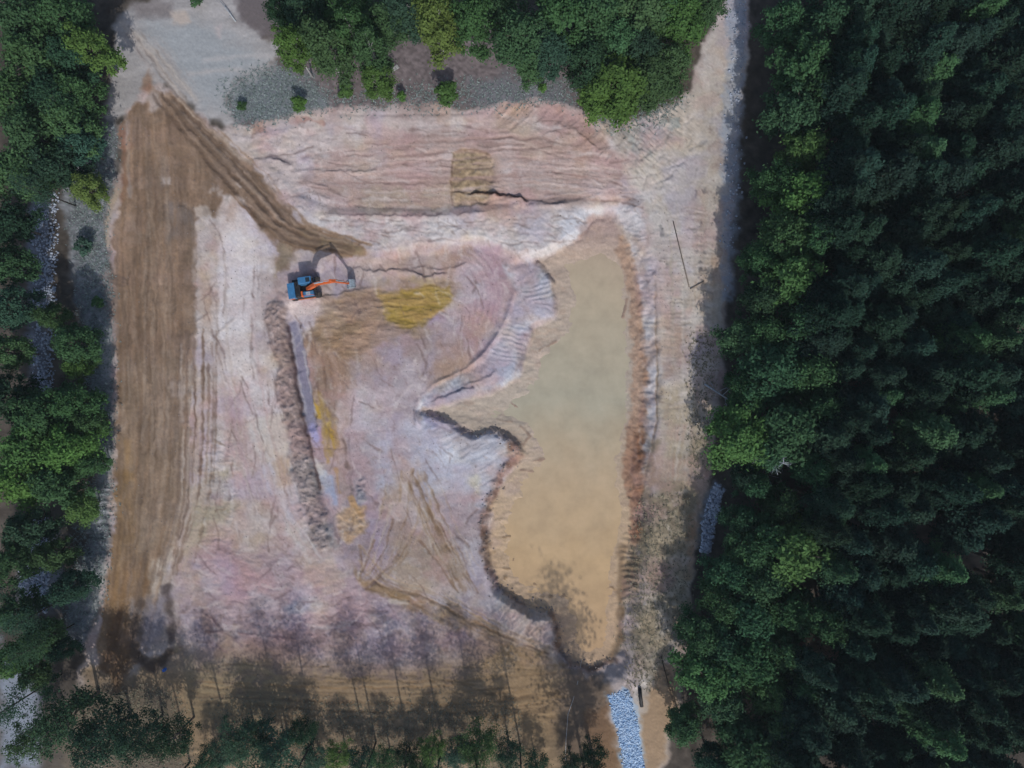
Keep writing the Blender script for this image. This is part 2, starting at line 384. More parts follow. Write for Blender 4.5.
# ribbed slope
s, m, x, y = fill([(612,206),(642,206),(650,250),(655,300),(657,360),(656,420),(650,470),(642,520),(634,520),(640,460),(644,420),(642,340),(636,280),(626,240)], (184,181,182), 0.95, soft=3, warp=2)
rib = np.sin(y * 2 * math.pi / 5.6 + 2.2 * fbm(x, y, 12, 9, 2, 29) * 2); rib = rib * (0.6 + 0.5 * fbm(x, y, 20, 8, 2, 30))
Z[s] += 0.07 * m * rib; scale(s, m, 0.05 * rib)
fill([(640,500),(650,440),(658,440),(650,520),(640,560)], (128,118,100), 0.8, soft=5, warp=4)
stroke([(655,285),(657,360),(657,420),(652,448),(645,475),(640,510)], 1.8, (134,122,108), 0.85, dz=-0.18, soft=1, warp=.5)
stroke([(651,268),(655,290)], 1.5, (168,170,172), 0.8, dz=-0.1)
# ribs lower on the bank
s, m, x, y, d = area([(622,535),(638,530),(640,590),(622,610)], 3, 2)
paint(s, m, (126,112,92), 0.9)
rib = np.sin(y * 2 * math.pi / 6.5 - 0.15 * x + 2 * fbm(x, y, 10, octs=2, seed=93)); Z[s] += 0.13 * m * rib; scale(s, m, 0.10 * rib)
# red clay skirt along the water
s, m, x, y = fill([(622,236),(634,262),(640,300),(645,340),(646,390),(643,430),(640,460),(638,500),(637,540),(628,544),(632,510),(624,480),(622,450),(631,420),(633,380),(632,340),(629,300),(624,270),(614,250)], (156,126,106), 0.9, soft=3, warp=3, wscale=7)
g = fbm(x, y, 4, octs=3, seed=31); scale(s, m, 0.14 * g); Z[s] += 0.12 * m * g
fill([(624,430),(642,420),(640,520),(637,545),(628,542),(630,500),(623,470)], (146,106,82), 0.8, soft=4, warp=3)
stroke([(622,548),(620,600),(620,640),(612,658)], 7, (112,96,76), 0.8, soft=3, warp=2)

# --- west: haul road
s, m, x, y = fill(ROAD, (119,99,82), soft=3, warp=4.0, wscale=9)
S_ROAD = np.zeros(GX.shape, np.float32); S_ROAD[s] = m
up = sstep(215, 170, y) * sstep(-6, 12, x - (166 + (y - 95) * 0.50))       # upper arm bends to the south-east
u1 = x + 1.5 * fbm(x, y, 40, 90, 2, 33); u2 = (x * 0.64 - y * 0.77)
n = fbm(u1, y, 4.5, 80, 3, 34) * (1 - up) + fbm(u2, x * 0.77 + y * 0.64, 4, 60, 3, 35) * up
n2 = fbm(u1, y, 2.0, 34, 2, 36) * (1 - up) + fbm(u2, x + y, 2.0, 30, 2, 36) * up
scale(s, m, 0.08 * n + 0.05 * n2); Z[s] += m * (0.035 * n + 0.02 * n2)
scale(s, m, 0.06 * fbm(x, y, 24, octs=3, seed=37))
def on_road(pts, rgb, amt, soft=8, warp=6):
    s, mm, x, y, d = area(pts, soft, warp); paint(s, mm * S_ROAD[s], rgb, amt)
on_road([(125,360),(186,360),(186,520),(160,560),(118,560),(116,420)], (133,117,99), 0.6, 14)
on_road([(114,470),(134,470),(136,560),(124,640),(96,670),(104,580)], (130,104,72), 0.7, 7)
on_road([(126,440),(131,440),(132,480),(126,480)], (142,112,68), 0.6, 4, 2)
on_road([(130,560),(165,560),(150,640),(110,670),(106,640)], (118,92,64), 0.7, 8)
on_road([(116,108),(124,108),(130,180),(122,200)], (126,92,76), 0.7, 4)
on_road([(168,206),(196,204),(196,238),(168,240)], (104,96,92), 0.7, 6)
on_road([(176,225),(196,225),(196,345),(180,345)], (116,99,84), 0.6, 5)
on_road([(300,228),(366,244),(364,258),(340,258),(306,246)], (122,107,82), 0.9, 5)
on_road([(276,242),(296,250),(290,268),(274,276)], (128,114,92), 0.8, 4)
for p in ([(152,92),(206,158),(262,222)], [(160,92),(224,160),(280,226)], [(172,100),(236,166),(290,222)], [(178,108),(240,172),(300,236)]):
    s, m, x, y, d, run, side = stroke(p, 2.4, (96,79,66), 0.75, dz=-0.12)
for p in ([(166,96),(230,164),(284,222)], [(190,118),(250,176)]): stroke(p, 4.5, (142,126,112), 0.55, dz=0.05, soft=2)
stroke([(172,196),(196,214),(206,226)], 2, (100,84,72), 0.6, dz=-0.1)
stroke([(127,120),(128,160),(130,196)], 3.5, (150,142,138), 0.6, soft=2)
stroke([(108,246),(108,220),(113,200),(119,190)], 6, (160,148,134), 0.9, soft=2)
for yy in (273, 277, 281, 286): stroke([(101,yy - 1),(112,yy),(126,yy + 5)], 1.3, (98,84,76), 0.7, dz=-0.1)
fill([(100,276),(112,262),(118,300),(118,340),(112,340)], (130,118,112), 0.6, soft=4, warp=3)
for yy in (404, 421): fill([(115,yy),(125,yy + 2),(124,yy + 12),(114,yy + 12)], (176,158,142), 0.8, soft=2.5, warp=2)
# pale patches by the fork, tongue of grey sand at the road head
fill([(194,208),(206,204),(214,214),(206,222),(194,216)], (170,158,148), 0.8, soft=2, warp=2)
fill([(222,194),(244,200),(250,212),(226,210)], (182,172,168), 0.9, soft=3, warp=3)
for q in ((215,190), (236,184), (165,180)): fill([(q[0]-4,q[1]-3),(q[0]+4,q[1]-3),(q[0]+4,q[1]+3),(q[0]-4,q[1]+3)], (180,168,160), 0.75, soft=3, warp=4, wscale=6)
fill([(144,92),(156,90),(162,104),(152,110)], (172,162,158), 0.7, soft=3, warp=3)
fill([(140,88),(148,70),(153,80),(150,92)], (128,100,80), 0.7, soft=3, warp=3)
stroke([(178,100),(204,126),(236,154),(250,162)], 5, (168,154,140), 0.75, soft=2, warp=2)

# --- west bench: white ground with pink washes
s, m, x, y = fill([(197,222),(222,212),(240,208),(258,222),(272,244),(274,262),(270,290),(268,320),(276,360),(284,400),(296,450),(306,500),(318,540),(300,560),(240,560),(215,520),(200,470),(197,400)], (182,175,173), 0.95, soft=4, warp=4)
streaks(s, m, x - 0.12 * y, y, 7, 70, 0.06, 43)
fill([(224,220),(238,214),(252,222),(262,242),(262,300),(240,330),(222,330),(216,280),(220,240)], (197,193,194), 0.75, soft=10, warp=7)
fill([(197,225),(216,222),(214,290),(210,420),(199,420)], (170,160,152), 0.7, soft=6, warp=4)
fill([(228,380),(236,372),(244,400),(254,440),(276,500),(296,548),(260,560),(240,520),(226,460)], (164,144,142), 0.8, soft=6, warp=5)
fill([(244,400),(262,410),(266,440),(250,440)], (188,188,192), 0.7, soft=5, warp=4)
fill([(274,452),(288,460),(292,484),(276,486)], (166,146,126), 0.8, soft=5, warp=4)
fill([(196,470),(232,466),(236,520),(216,556),(180,560),(188,510)], (158,149,132), 0.85, soft=8, warp=6)
fill([(236,500),(262,500),(270,540),(250,552)], (164,154,140), 0.5, soft=8, warp=6)
stroke([(254,430),(263,468),(282,508)], 3, (190,182,180), 0.7, soft=3, warp=2)
for p in ([(214,336),(232,320),(236,314)], [(196,322),(207,315)]): stroke(p, 2, (120,110,106), 0.75, dz=0.1)
stroke([(211,284),(211,304)], 2.5, (124,118,114), 0.6); stroke([(212,312),(215,318)], 4, (132,126,122), 0.6)
stroke([(216,345),(212,330)], 3, (140,130,124), 0.5)
# ruts between road and bench
stroke([(193,335),(195,390),(197,430),(200,470)], 3, (124,108,98), 0.8, dz=0.12, warp=2)
stroke([(186,330),(188,400),(186,450),(187,490),(180,530),(172,566)], 3.2, (112,94,80), 0.75, dz=-0.14)
stroke([(178,380),(177,440)], 2.5, (120,104,92), 0.6, dz=-0.08)
stroke([(181,345),(182,420)], 3.5, (176,164,154), 0.6, warp=2); stroke([(192,360),(193,440),(194,470)], 3, (176,166,158), 0.6, warp=2)
fill([(168,384),(184,380),(184,398),(172,396)], (180,168,160), 0.7, soft=3, warp=3)
stroke([(198,446),(214,440),(224,446)], 1.4, (116,104,90), 0.7, dz=0.1); stroke([(216,512),(224,508)], 1.6, (96,86,78), 0.8, dz=0.1)
s, m, x, y, d = area([(200,430),(236,440),(246,520),(230,556),(196,540)], 8, 5)
g = fbm(x, y, 6, 2.5, 3, 44); Z[s] += 0.10 * m * g; scale(s, m, 0.06 * g)
# --- lower west: pink-mauve, white wash, tan
s, m, x, y = fill([(170,570),(215,540),(300,552),(345,566),(400,592),(440,604),(480,612),(500,640),(430,660),(330,660),(230,640),(180,622)], (152,137,140), 0.85, soft=8, warp=6)
scale(s, m, 0.09 * fbm(x, y, 9, 4, 3, 45)); Z[s] += 0.10 * m * fbm(x, y, 8, 4, 3, 45)
fill([(152,560),(174,552),(172,590),(158,598),(146,600)], (176,166,154), 0.8, soft=5, warp=5)
fill([(195,566),(222,560),(224,588),(200,596)], (176,168,172), 0.7, soft=6, warp=5)
fill([(282,604),(330,596),(336,612),(300,618)], (160,164,172), 0.6, soft=6, warp=5)
fill([(222,560),(252,562),(254,600),(226,604)], (158,136,144), 0.7, soft=7, warp=5)
# --- south: ochre ground
s, m, x, y = fill([(176,650),(250,640),(330,662),(420,664),(480,640),(530,646),(560,656),(576,670),(606,684),(612,720),(630,800),(60,800),(70,720),(90,664),(130,676)], (134,114,88), 0.92, soft=8, warp=6)
streaks(s, m, y, x, 4, 45, 0.10, 46, zamp=0.05)
fill([(476,660),(540,652),(560,690),(562,740),(500,740),(488,700)], (146,122,92), 0.7, soft=10, warp=5)
fill([(180,650),(250,646),(290,690),(270,730),(190,720)], (136,122,96), 0.6, soft=10, warp=6)
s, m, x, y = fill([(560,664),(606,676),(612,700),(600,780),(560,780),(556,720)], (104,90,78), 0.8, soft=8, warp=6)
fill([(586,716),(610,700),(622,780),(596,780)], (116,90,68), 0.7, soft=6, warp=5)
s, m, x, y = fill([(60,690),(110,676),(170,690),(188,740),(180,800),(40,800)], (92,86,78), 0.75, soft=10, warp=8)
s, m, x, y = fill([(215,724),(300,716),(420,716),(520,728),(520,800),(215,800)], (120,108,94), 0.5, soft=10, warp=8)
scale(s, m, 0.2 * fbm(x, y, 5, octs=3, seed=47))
# darker mauve-grey band between pit and ochre ground
s, m, x, y = fill([(176,622),(250,628),(420,640),(470,630),(500,644),(470,672),(330,676),(200,650)], (120,105,104), 0.55, soft=9, warp=8)
scale(s, m, 0.12 * fbm(x, y, 4, octs=3, seed=48)); Z[s] += 0.10 * m * fbm(x, y, 4, octs=3, seed=48)
# tan wheel track sweeping east along the pit's south rim
s, m, x, y = fill([(352,540),(362,540),(360,566),(372,582),(400,588),(430,598),(456,614),(500,632),(548,648),(540,658),(490,644),(440,622),(400,604),(366,590),(354,574)], (140,120,94), 0.85, soft=3, warp=2.5)
for p in ([(360,574),(380,584),(420,594),(452,612),(500,634),(545,652)], [(366,588),(410,602),(440,618),(480,640)], [(440,604),(470,622),(520,640)]): stroke(p, 1.6, (104,88,72), 0.7, dz=-0.10)
stroke([(388,582),(420,586)], 3, (176,160,140), 0.7, soft=2); stroke([(390,600),(408,604)], 4, (180,172,164), 0.7, soft=2)
# dark churned turning circle at the road's south end
fill([(132,600),(160,596),(172,610),(168,640),(154,652),(138,640),(130,620)], (128,122,122), 0.9, soft=6, warp=4)
stroke([(141,606),(134,628),(133,646),(140,660),(150,668),(160,664),(170,656)], 8, (84,72,63), 0.85, soft=4, warp=3)
stroke([(166,590),(168,606),(173,624),(170,640)], 6, (96,88,86), 0.8, soft=4, warp=3)
fill([(108,640),(122,610),(128,640),(124,690),(110,700)], (92,70,50), 0.7, soft=6, warp=6)
for p in ([(194,632),(220,631),(252,634),(300,640)], [(204,634),(212,644),(226,652)], [(212,618),(222,630),(236,640),(242,646)], [(230,632),(240,640)]): stroke(p, 1.5, (92,78,82), 0.75, dz=0.1)

# --- pit floor
s, m, x, y = fill(PIT, (154,143,146), 0.95, soft=4, warp=3)
S_PIT = np.zeros(GX.shape, np.float32); S_PIT[s] = m
scale(s, m, 0.05 * fbm(x, y, 12, 10, 4, 50) + 0.05 * fbm(x + 0.6 * y, y, 20, 3, 3, 51))
Z[s] += 0.04 * m * fbm(x + 0.6 * y, y, 14, 9, 3, 51)
def in_pit(pts, rgb, amt=0.7, soft=7, warp=6, **k):
    s, mm, x, y, d = area(pts, soft, warp); mm = mm * S_PIT[s]; paint(s, mm, rgb, amt); return s, mm, x, y
in_pit([(370,430),(420,424),(460,430),(486,450),(490,500),(470,520),(430,500),(400,520),(370,500)], (163,164,174), 0.75, 14, 9)
in_pit([(430,450),(480,444),(484,480),(450,480)], (178,182,190), 0.55, 10, 8)
in_pit([(440,490),(482,490),(480,600),(450,600)], (158,150,150), 0.6, 10, 6)
in_pit([(372,500),(400,480),(440,520),(476,590),(450,598),(400,590),(380,560)], (160,146,132), 0.85, 7, 4)
in_pit([(360,500),(380,490),(392,560),(372,580)], (158,146,160), 0.7, 7, 5)
in_pit([(395,430),(420,470),(424,540),(400,520)], (166,148,142), 0.5, 9, 6)
in_pit([(470,242),(500,248),(508,280),(500,320),(470,350),(460,330),(486,300),(488,270)], (152,132,140), 0.8, 6, 4)
in_pit([(430,280),(470,262),(480,290),(470,330),(440,340)], (164,156,160), 0.5, 9, 6)
in_pit([(356,258),(440,248),(470,244),(466,262),(440,276),(352,280)], (166,152,146), 0.7, 6, 4)
in_pit([(440,250),(474,244),(482,262),(462,266)], (150,130,120), 0.7, 5, 4)
in_pit([(436,366),(470,350),(480,366),(440,382)], (166,150,130), 0.5, 6, 4)
for cx, cy, r, a0, a1 in ((452,300,46,-70,40), (452,300,40,-75,35), (452,300,34,-80,40), (452,300,52,-60,30), (452,300,27,-60,30)):
    p = [(cx + r * math.cos(math.radians(a)) * 0.9, cy + r * 1.15 * math.sin(math.radians(a))) for a in range(a0, a1 + 1, 10)]
    stroke(p, 2.2, (142,128,136), 0.4, dz=-0.08, warp=1.5)
    stroke([(q[0] + 3, q[1]) for q in p], 2.0, (172,164,166), 0.35, dz=0.05, warp=1.5)
s, m, x, y = fill([(330,300),(352,292),(380,290),(386,322),(372,340),(348,362),(334,352),(310,330),(318,316)], (134,116,98), 0.85, soft=5, warp=4)
g = fbm(x, y, 8, 3, 3, 52); scale(s, m, 0.12 * g); Z[s] += 0.08 * m * g
s, m, x, y = fill([(378,294),(400,288),(430,285),(450,286),(452,300),(436,318),(424,328),(396,328),(384,318)], (148,131,84), 0.9, soft=3, warp=3)
g = fbm(x, y, 10, 3, 3, 53); scale(s, m, 0.16 * g); Z[s] += 0.08 * m * g
fill([(390,296),(430,290),(424,318),(396,320)], (158,139,78), 0.6, soft=8, warp=6)
fill([(370,280),(450,276),(460,284),(378,292)], (158,146,112), 0.5, soft=4, warp=3)
fill([(424,318),(446,306),(444,320),(428,328)], (166,150,172), 0.7, soft=3, warp=3)
fill([(434,296),(448,290),(452,306),(440,312)], (178,166,150), 0.6, soft=4, warp=4)
s, m, x, y = fill([(288,306),(318,300),(340,304),(336,312),(312,316),(296,320)], (186,172,166), 0.9, soft=3, warp=3)
stroke([(300,298),(330,300),(372,290)], 3, (128,116,110), 0.5, warp=2)
# strips down the west side of the floor
in_pit([(300,330),(345,326),(352,372),(350,420),(338,470),(330,440),(314,400)], (138,121,106), 0.85, 5, 4)
stroke([(334,350),(338,390),(342,430)], 4, (166,150,142), 0.6, warp=2); stroke([(326,330),(332,360)], 2.5, (178,164,156), 0.7, warp=1.5)
for p in ([(312,352),(320,400),(328,440)], [(322,352),(328,402),(334,450)], [(330,360),(336,420)]): stroke(p, 1.8, (108,92,82), 0.7, dz=-0.08)
in_pit([(345,330),(372,340),(376,420),(372,500),(356,490),(352,400)], (158,152,154), 0.5, 7, 5)
for q, w_, c in (([(313,400),(318,412)], 5, (172,146,82)), ([(328,424),(333,440)], 6, (160,138,76)), ([(322,440),(326,450)], 5, (158,140,84)), ([(326,408),(330,424)], 3.5, (160,138,80))): stroke(q, w_, c, 0.85, soft=2, warp=2)
stroke([(310,420),(316,444)], 9, (168,166,194), 0.85, soft=3, warp=3); stroke([(319,428),(321,440)], 4, (164,146,172), 0.8, soft=2)
stroke([(295,328),(300,360),(306,396),(310,418)], 10, (136,136,148), 0.9, soft=2, warp=1.5)
stroke([(290,330),(298,376),(306,418),(314,450)], 2, (168,166,170), 0.7, soft=1.5); stroke([(303,352),(311,392)], 1.5, (176,172,174), 0.7)
stroke([(290,328),(302,328)], 5, (152,150,166), 0.8, soft=2)
stroke([(322,474),(330,490),(334,506)], 9, (154,164,182), 0.85, soft=3, warp=3)
stroke([(316,460),(320,470)], 7, (188,184,180), 0.8, soft=3, warp=3)
in_pit([(332,440),(346,436),(352,500),(340,506)], (156,142,134), 0.7, 5, 4)
stroke([(348,432),(350,470),(352,500)], 2, (110,104,104), 0.7, dz=-0.12)
s, m, x, y = fill([(337,510),(350,504),(366,506),(366,532),(352,542),(340,540)], (174,150,122), 0.9, soft=3, warp=3)
g = fbm(x, y, 4, octs=3, seed=54); scale(s, m, 0.14 * g); Z[s] += 0.15 * m * g
s, m, x, y, d = area([(354,480),(364,478),(367,500),(358,506)], 3, 2)
paint(s, m, (138,142,148), 0.9); g = fbm(x, y, 4, octs=2, seed=55); Z[s] += 0.35 * m * (0.4 + g)
# rim under the excavator
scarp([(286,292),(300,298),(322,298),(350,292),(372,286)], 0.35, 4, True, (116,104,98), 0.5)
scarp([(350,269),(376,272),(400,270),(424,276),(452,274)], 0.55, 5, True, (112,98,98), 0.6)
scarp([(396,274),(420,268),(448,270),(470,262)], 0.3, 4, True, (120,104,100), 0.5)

# --- spoil berm west of the pit
BERM = [(276,312),(278,338),(286,366),(289,402),(299,438),(303,474),(314,506),(321,538)]
s, m, x, y, d, run, side = band(BERM, 19, 3, 2.5, 8, 56)
cl = fbm(x, y, 4.0, octs=3, seed=57); rid = 1 - np.abs(fbm(x, y, 4.0, octs=2, seed=58))
Z[s] += m * (0.38 + 0.24 * cl + 0.10 * rid)
paint(s, m, (146,131,126), 0.9); scale(s, m, 0.10 * cl)
s, m, x, y, d, run, side = band([(303,470),(312,508),(322,538)], 24, 5, 3, 8, 59); paint(s, m, (132,132,134), 0.75); Z[s] += 0.25 * m * fbm(x, y, 4, octs=2, seed=60)
scarp([(282,372),(292,378),(301,370)], 0.5, 4, True, (96,80,76), 0.5)
# north-east rim of the berm around the trench head
s, m, x, y, d, run, side = band([(276,314),(284,300),(300,294)], 12, 3, 2, 8, 61)
Z[s] += m * (0.35 + 0.3 * fbm(x, y, 5, octs=2, seed=62)); paint(s, m, (150,138,136), 0.8)

# --- mound between pit and pond
s, m, x, y = fill(MOUND, (177,179,184), 0.95, soft=2.5, warp=1.5)
d, run, side = polyline_dist(x, y, [(538,262),(552,276),(556,300),(553,318),(533,326),(527,350),(522,374),(506,388),(480,396),(450,404),(424,410)])
g = np.sin(run * 2 * math.pi / 5.2 + 3.0 * fbm(x, y, 14, octs=2, seed=63)) * (0.5 + 0.6 * fbm(x, y, 9, octs=2, seed=64))
g = g + 0.5 * fbm(x, y, 4, octs=2, seed=65)
Z[s] += 0.10 * m * g; scale(s, m, 0.06 * g)
stroke([(516,268),(520,292),(510,320),(498,342)], 5, (196,194,196), 0.8, soft=3, warp=2)
fill([(424,404),(450,394),(472,386),(476,394),(450,402),(428,408)], (120,120,128), 0.75, soft=3, warp=2.5)  # shade on the mound's north-facing foot, painted into the tone
fill([(496,352),(522,340),(526,360),(518,378),(498,386),(490,380)], (160,164,176), 0.6, soft=5, warp=5)
fill([(512,344),(526,336),(525,366),(514,376)], (128,116,118), 0.7, soft=4, warp=4)
# bluish rim south of the inlet and gullied shoulder
s, m, x, y = fill([(420,412),(440,424),(466,434),(490,430),(508,436),(520,454),(506,470),(496,492),(486,510),(470,480),(450,450),(424,430)], (166,169,178), 0.85, soft=5, warp=4)
g = fbm(0.5 * x + y, x - 0.5 * y, 3, 14, 3, 66); Z[s] += 0.12 * m * g; scale(s, m, 0.07 * g)
fill([(424,418),(444,420),(462,426),(458,434),(436,430)], (134,132,148), 0.75, soft=3, warp=3)
fill([(448,440),(464,438),(462,470),(450,464)], (190,192,196), 0.6, soft=5, warp=5)
fill([(466,482),(476,478),(482,494),(474,500)], (182,174,140), 0.55, soft=4, warp=4)
# crumbling brown bank of the pond's west side, shade of north-east faces painted in
BANK = [(424,412),(440,418),(456,426),(474,434),(492,429),(504,434),(510,444),(522,452),(520,462),(506,466),(498,482),(490,502),(484,520),(486,546),(488,566),(496,584),(510,594),(522,602),(540,606),(552,612),(558,630),(558,648),(572,662),(592,668),(612,660)]
s, m, x, y, d, run, side = band(BANK[6:], 8, 3, 2.5, 6, 67)
cl = fbm(x, y, 4, octs=3, seed=68); paint(s, m, (110,90,78), 0.85); scale(s, m, 0.16 * cl); Z[s] += m * (0.15 + 0.30 * cl)
s, m, x, y, d, run, side = band(BANK[:8], 4, 2.5, 1.5, 6, 69); paint(s, m, (118,110,114), 0.6); Z[s] += 0.12 * m * fbm(x, y, 4, octs=2, seed=70)
s, m, x, y, d = area([(506,442),(520,446),(524,460),(510,464)], 3, 3); paint(s, m, (126,104,92), 0.9)
s, m, x, y = fill([(492,586),(508,596),(530,608),(550,614),(556,640),(540,648),(510,640),(494,620)], (158,148,143), 0.85, soft=4, warp=4)
g = fbm(x + 0.8 * y, y - 0.8 * x, 3, 12, 3, 71); Z[s] += 0.16 * m * g; scale(s, m, 0.10 * g)
fill([(490,586),(506,586),(504,606),(492,606)], (180,178,178), 0.7, soft=4, warp=4)
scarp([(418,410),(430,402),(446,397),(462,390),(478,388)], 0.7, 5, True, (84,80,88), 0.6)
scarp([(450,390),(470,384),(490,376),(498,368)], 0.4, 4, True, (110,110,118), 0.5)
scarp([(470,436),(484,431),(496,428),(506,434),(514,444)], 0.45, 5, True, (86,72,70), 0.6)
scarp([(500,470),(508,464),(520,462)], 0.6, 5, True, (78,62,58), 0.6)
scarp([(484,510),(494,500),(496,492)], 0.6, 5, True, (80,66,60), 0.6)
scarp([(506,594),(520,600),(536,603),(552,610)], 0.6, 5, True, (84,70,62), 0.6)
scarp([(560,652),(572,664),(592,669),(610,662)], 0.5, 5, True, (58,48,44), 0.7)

# --- mud of the pond
s, m, x, y, d = area(POND, 4, 2)
wet = m
ramp_y = [230, 255, 330, 400, 450, 520, 660]; ramp_c = np.array([(160,140,132), (166,149,134), (166,153,138), (165,154,140), (171,154,134), (177,154,126), (178,151,122)], float)
mud = np.stack([np.interp(y, ramp_y, ramp_c[:, i]) for i in range(3)], -1)
COL[s] = COL[s] * (1 - 0.92 * wet[..., None]) + mud * 0.92 * wet[..., None]
paint(s, wet * sstep(0, 0.7, fbm(x, y, 30, 18, 3, 101)) * sstep(580, 540, x), (174,156,144), 0.6)
paint(s, wet * sstep(0.2, 0.7, fbm(x, y, 12, 6, 3, 102)) * sstep(26, 6, d), (158,136,120), 0.4)
g = fbm(x, y, 10, 3, 3, 72); scale(s, wet, 0.04 * g)
Z[s] += wet * (0.05 * fbm(x, y, 16, 9, 3, 73) + 0.06 * sstep(0.45, 0.9, fbm(x, y, 7, 4, 3, 74)))
Z[s] += wet * 0.24 * sstep(44, 10, d) * sstep(600, 555, x) * (0.55 + 0.75 * fbm(x, y, 16, 8, 3, 113)) + wet * 0.45 * sstep(266, 246, y)
S_POND = np.zeros(GX.shape, np.float32); S_POND[s] = m
for p in ([(512,404),(528,420),(540,432),(560,440)], [(520,426),(530,436),(524,444),(514,438)], [(536,424),(556,424)], [(530,462),(550,458)], [(522,484),(540,480),(546,488)], [(556,412),(580,404)], [(560,360),(572,352)], [(496,420),(512,422)], [(540,350),(556,342)], [(536,392),(556,396),(566,390)], [(626,300),(620,330)], [(604,460),(600,476)], [(520,470),(536,472)], [(556,590),(566,584)]):
    stroke(p, 1.5, (128,106,92), 0.7, dz=0.13)
s, m, x, y, d = area([(495,520),(610,520),(620,600),(560,600),(500,590)], 8, 5)
paint(s, m * sstep(0.55, 0.75, fbm(x, y, 5, 4, 2, 75)), (132,110,84), 0.7); Z[s] += 0.14 * m * sstep(0.55, 0.8, fbm(x, y, 5, 4, 2, 75))

s, m, x, y, d = area([(620,236),(634,262),(641,300),(646,340),(648,390),(646,430),(642,460),(640,500),(639,540),(630,546),(630,510),(624,480),(624,450),(630,420),(633,380),(632,340),(629,300),(624,270),(614,250)], 3, 3, 7)
paint(s, m, (150,124,106), 0.75); paint(s, m * sstep(400, 460, y), (136,104,84), 0.65); scale(s, m, 0.12 * fbm(x, y, 4, octs=3, seed=122)); Z[s] += 0.14 * m * fbm(x, y, 4, octs=3, seed=123)
stroke([(622,548),(620,600),(620,640),(612,658)], 6, (116,98,78), 0.7, soft=3, warp=2)
# --- broken edges in the upper benches
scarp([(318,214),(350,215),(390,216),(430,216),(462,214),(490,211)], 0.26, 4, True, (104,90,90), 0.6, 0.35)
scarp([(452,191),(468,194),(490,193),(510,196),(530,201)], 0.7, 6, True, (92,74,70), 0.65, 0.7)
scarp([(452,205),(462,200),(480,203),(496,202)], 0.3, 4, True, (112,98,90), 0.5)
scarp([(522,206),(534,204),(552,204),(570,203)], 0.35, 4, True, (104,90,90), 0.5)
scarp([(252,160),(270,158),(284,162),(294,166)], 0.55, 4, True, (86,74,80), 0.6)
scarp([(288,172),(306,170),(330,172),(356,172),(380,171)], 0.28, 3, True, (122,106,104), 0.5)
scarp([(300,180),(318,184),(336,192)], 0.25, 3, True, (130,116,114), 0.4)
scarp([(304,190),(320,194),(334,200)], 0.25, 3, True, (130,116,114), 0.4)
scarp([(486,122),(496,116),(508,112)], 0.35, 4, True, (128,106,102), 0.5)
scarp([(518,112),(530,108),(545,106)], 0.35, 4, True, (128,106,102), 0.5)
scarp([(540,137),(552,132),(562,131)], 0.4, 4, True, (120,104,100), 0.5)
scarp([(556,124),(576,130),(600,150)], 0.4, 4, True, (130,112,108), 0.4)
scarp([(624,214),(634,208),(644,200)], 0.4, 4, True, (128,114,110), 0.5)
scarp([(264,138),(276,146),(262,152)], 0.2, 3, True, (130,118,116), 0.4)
for p in ([(290,121),(310,120),(322,122)],): stroke(p, 4, (158,128,122), 0.7, warp=2)
fill([(250,124),(262,121),(266,132),(252,136)], (134,106,94), 0.8, soft=3, warp=2)
stroke([(330,114),(400,115),(480,113)], 1.6, (146,136,134), 0.6, dz=-0.08)
s, m, x, y, d = area([(225,128),(300,120),(330,150),(300,212),(270,180)], 8, 5)
g = fbm(x, y, 8, 5, 3, 76); Z[s] += 0.14 * m * g; scale(s, m, 0.05 * g)
s, m, x, y, d = area([(600,118),(690,100),(700,160),(660,210),(640,200)], 8, 5)
g = fbm(x - y, x + y, 3, 12, 3, 77); Z[s] += 0.08 * m * g

# washes of pink, buff and blue-white clay over the whole cleared site
everywhere = (slice(None), slice(None))
wsh = S_SITE * (1 - 0.75 * S_ROAD) * (1 - S_POND) * sstep(690, 630, AY)
def wash(rgb, sx, sy, seed, lo, hi, amt, ax=0.0):
    paint(everywhere, wsh * sstep(lo, hi, fbm(AX + ax * AY, AY, sx, sy, 4, seed)), rgb, amt)
wash((172,148,146), 26, 20, 94, 0.10, 0.7, 0.28); wash((178,166,148), 22, 28, 95, 0.15, 0.7, 0.22)
wash((190,190,192), 18, 14, 96, 0.20, 0.7, 0.22); wash((134,120,112), 13, 11, 97, 0.35, 0.8, 0.26, 0.4)
wash((196,190,186), 5, 9, 98, 0.40, 0.8, 0.30); wash((128,114,108), 4, 6, 99, 0.50, 0.9, 0.36, -0.3)
scale(everywhere, wsh, 0.05 * fbm(AX, AY, 60, octs=3, seed=100))
wash((156,128,108), 40, 52, 135, 0.25, 0.8, 0.40); wash((138,122,118), 52, 40, 136, 0.2, 0.8, 0.35); wash((172,142,142), 44, 34, 130, 0.05, 0.6, 0.34); wash((156,152,172), 38, 44, 131, 0.15, 0.7, 0.30); wash((186,170,144), 46, 30, 132, 0.15, 0.7, 0.26); wash((200,198,200), 34, 40, 133, 0.2, 0.7, 0.26)
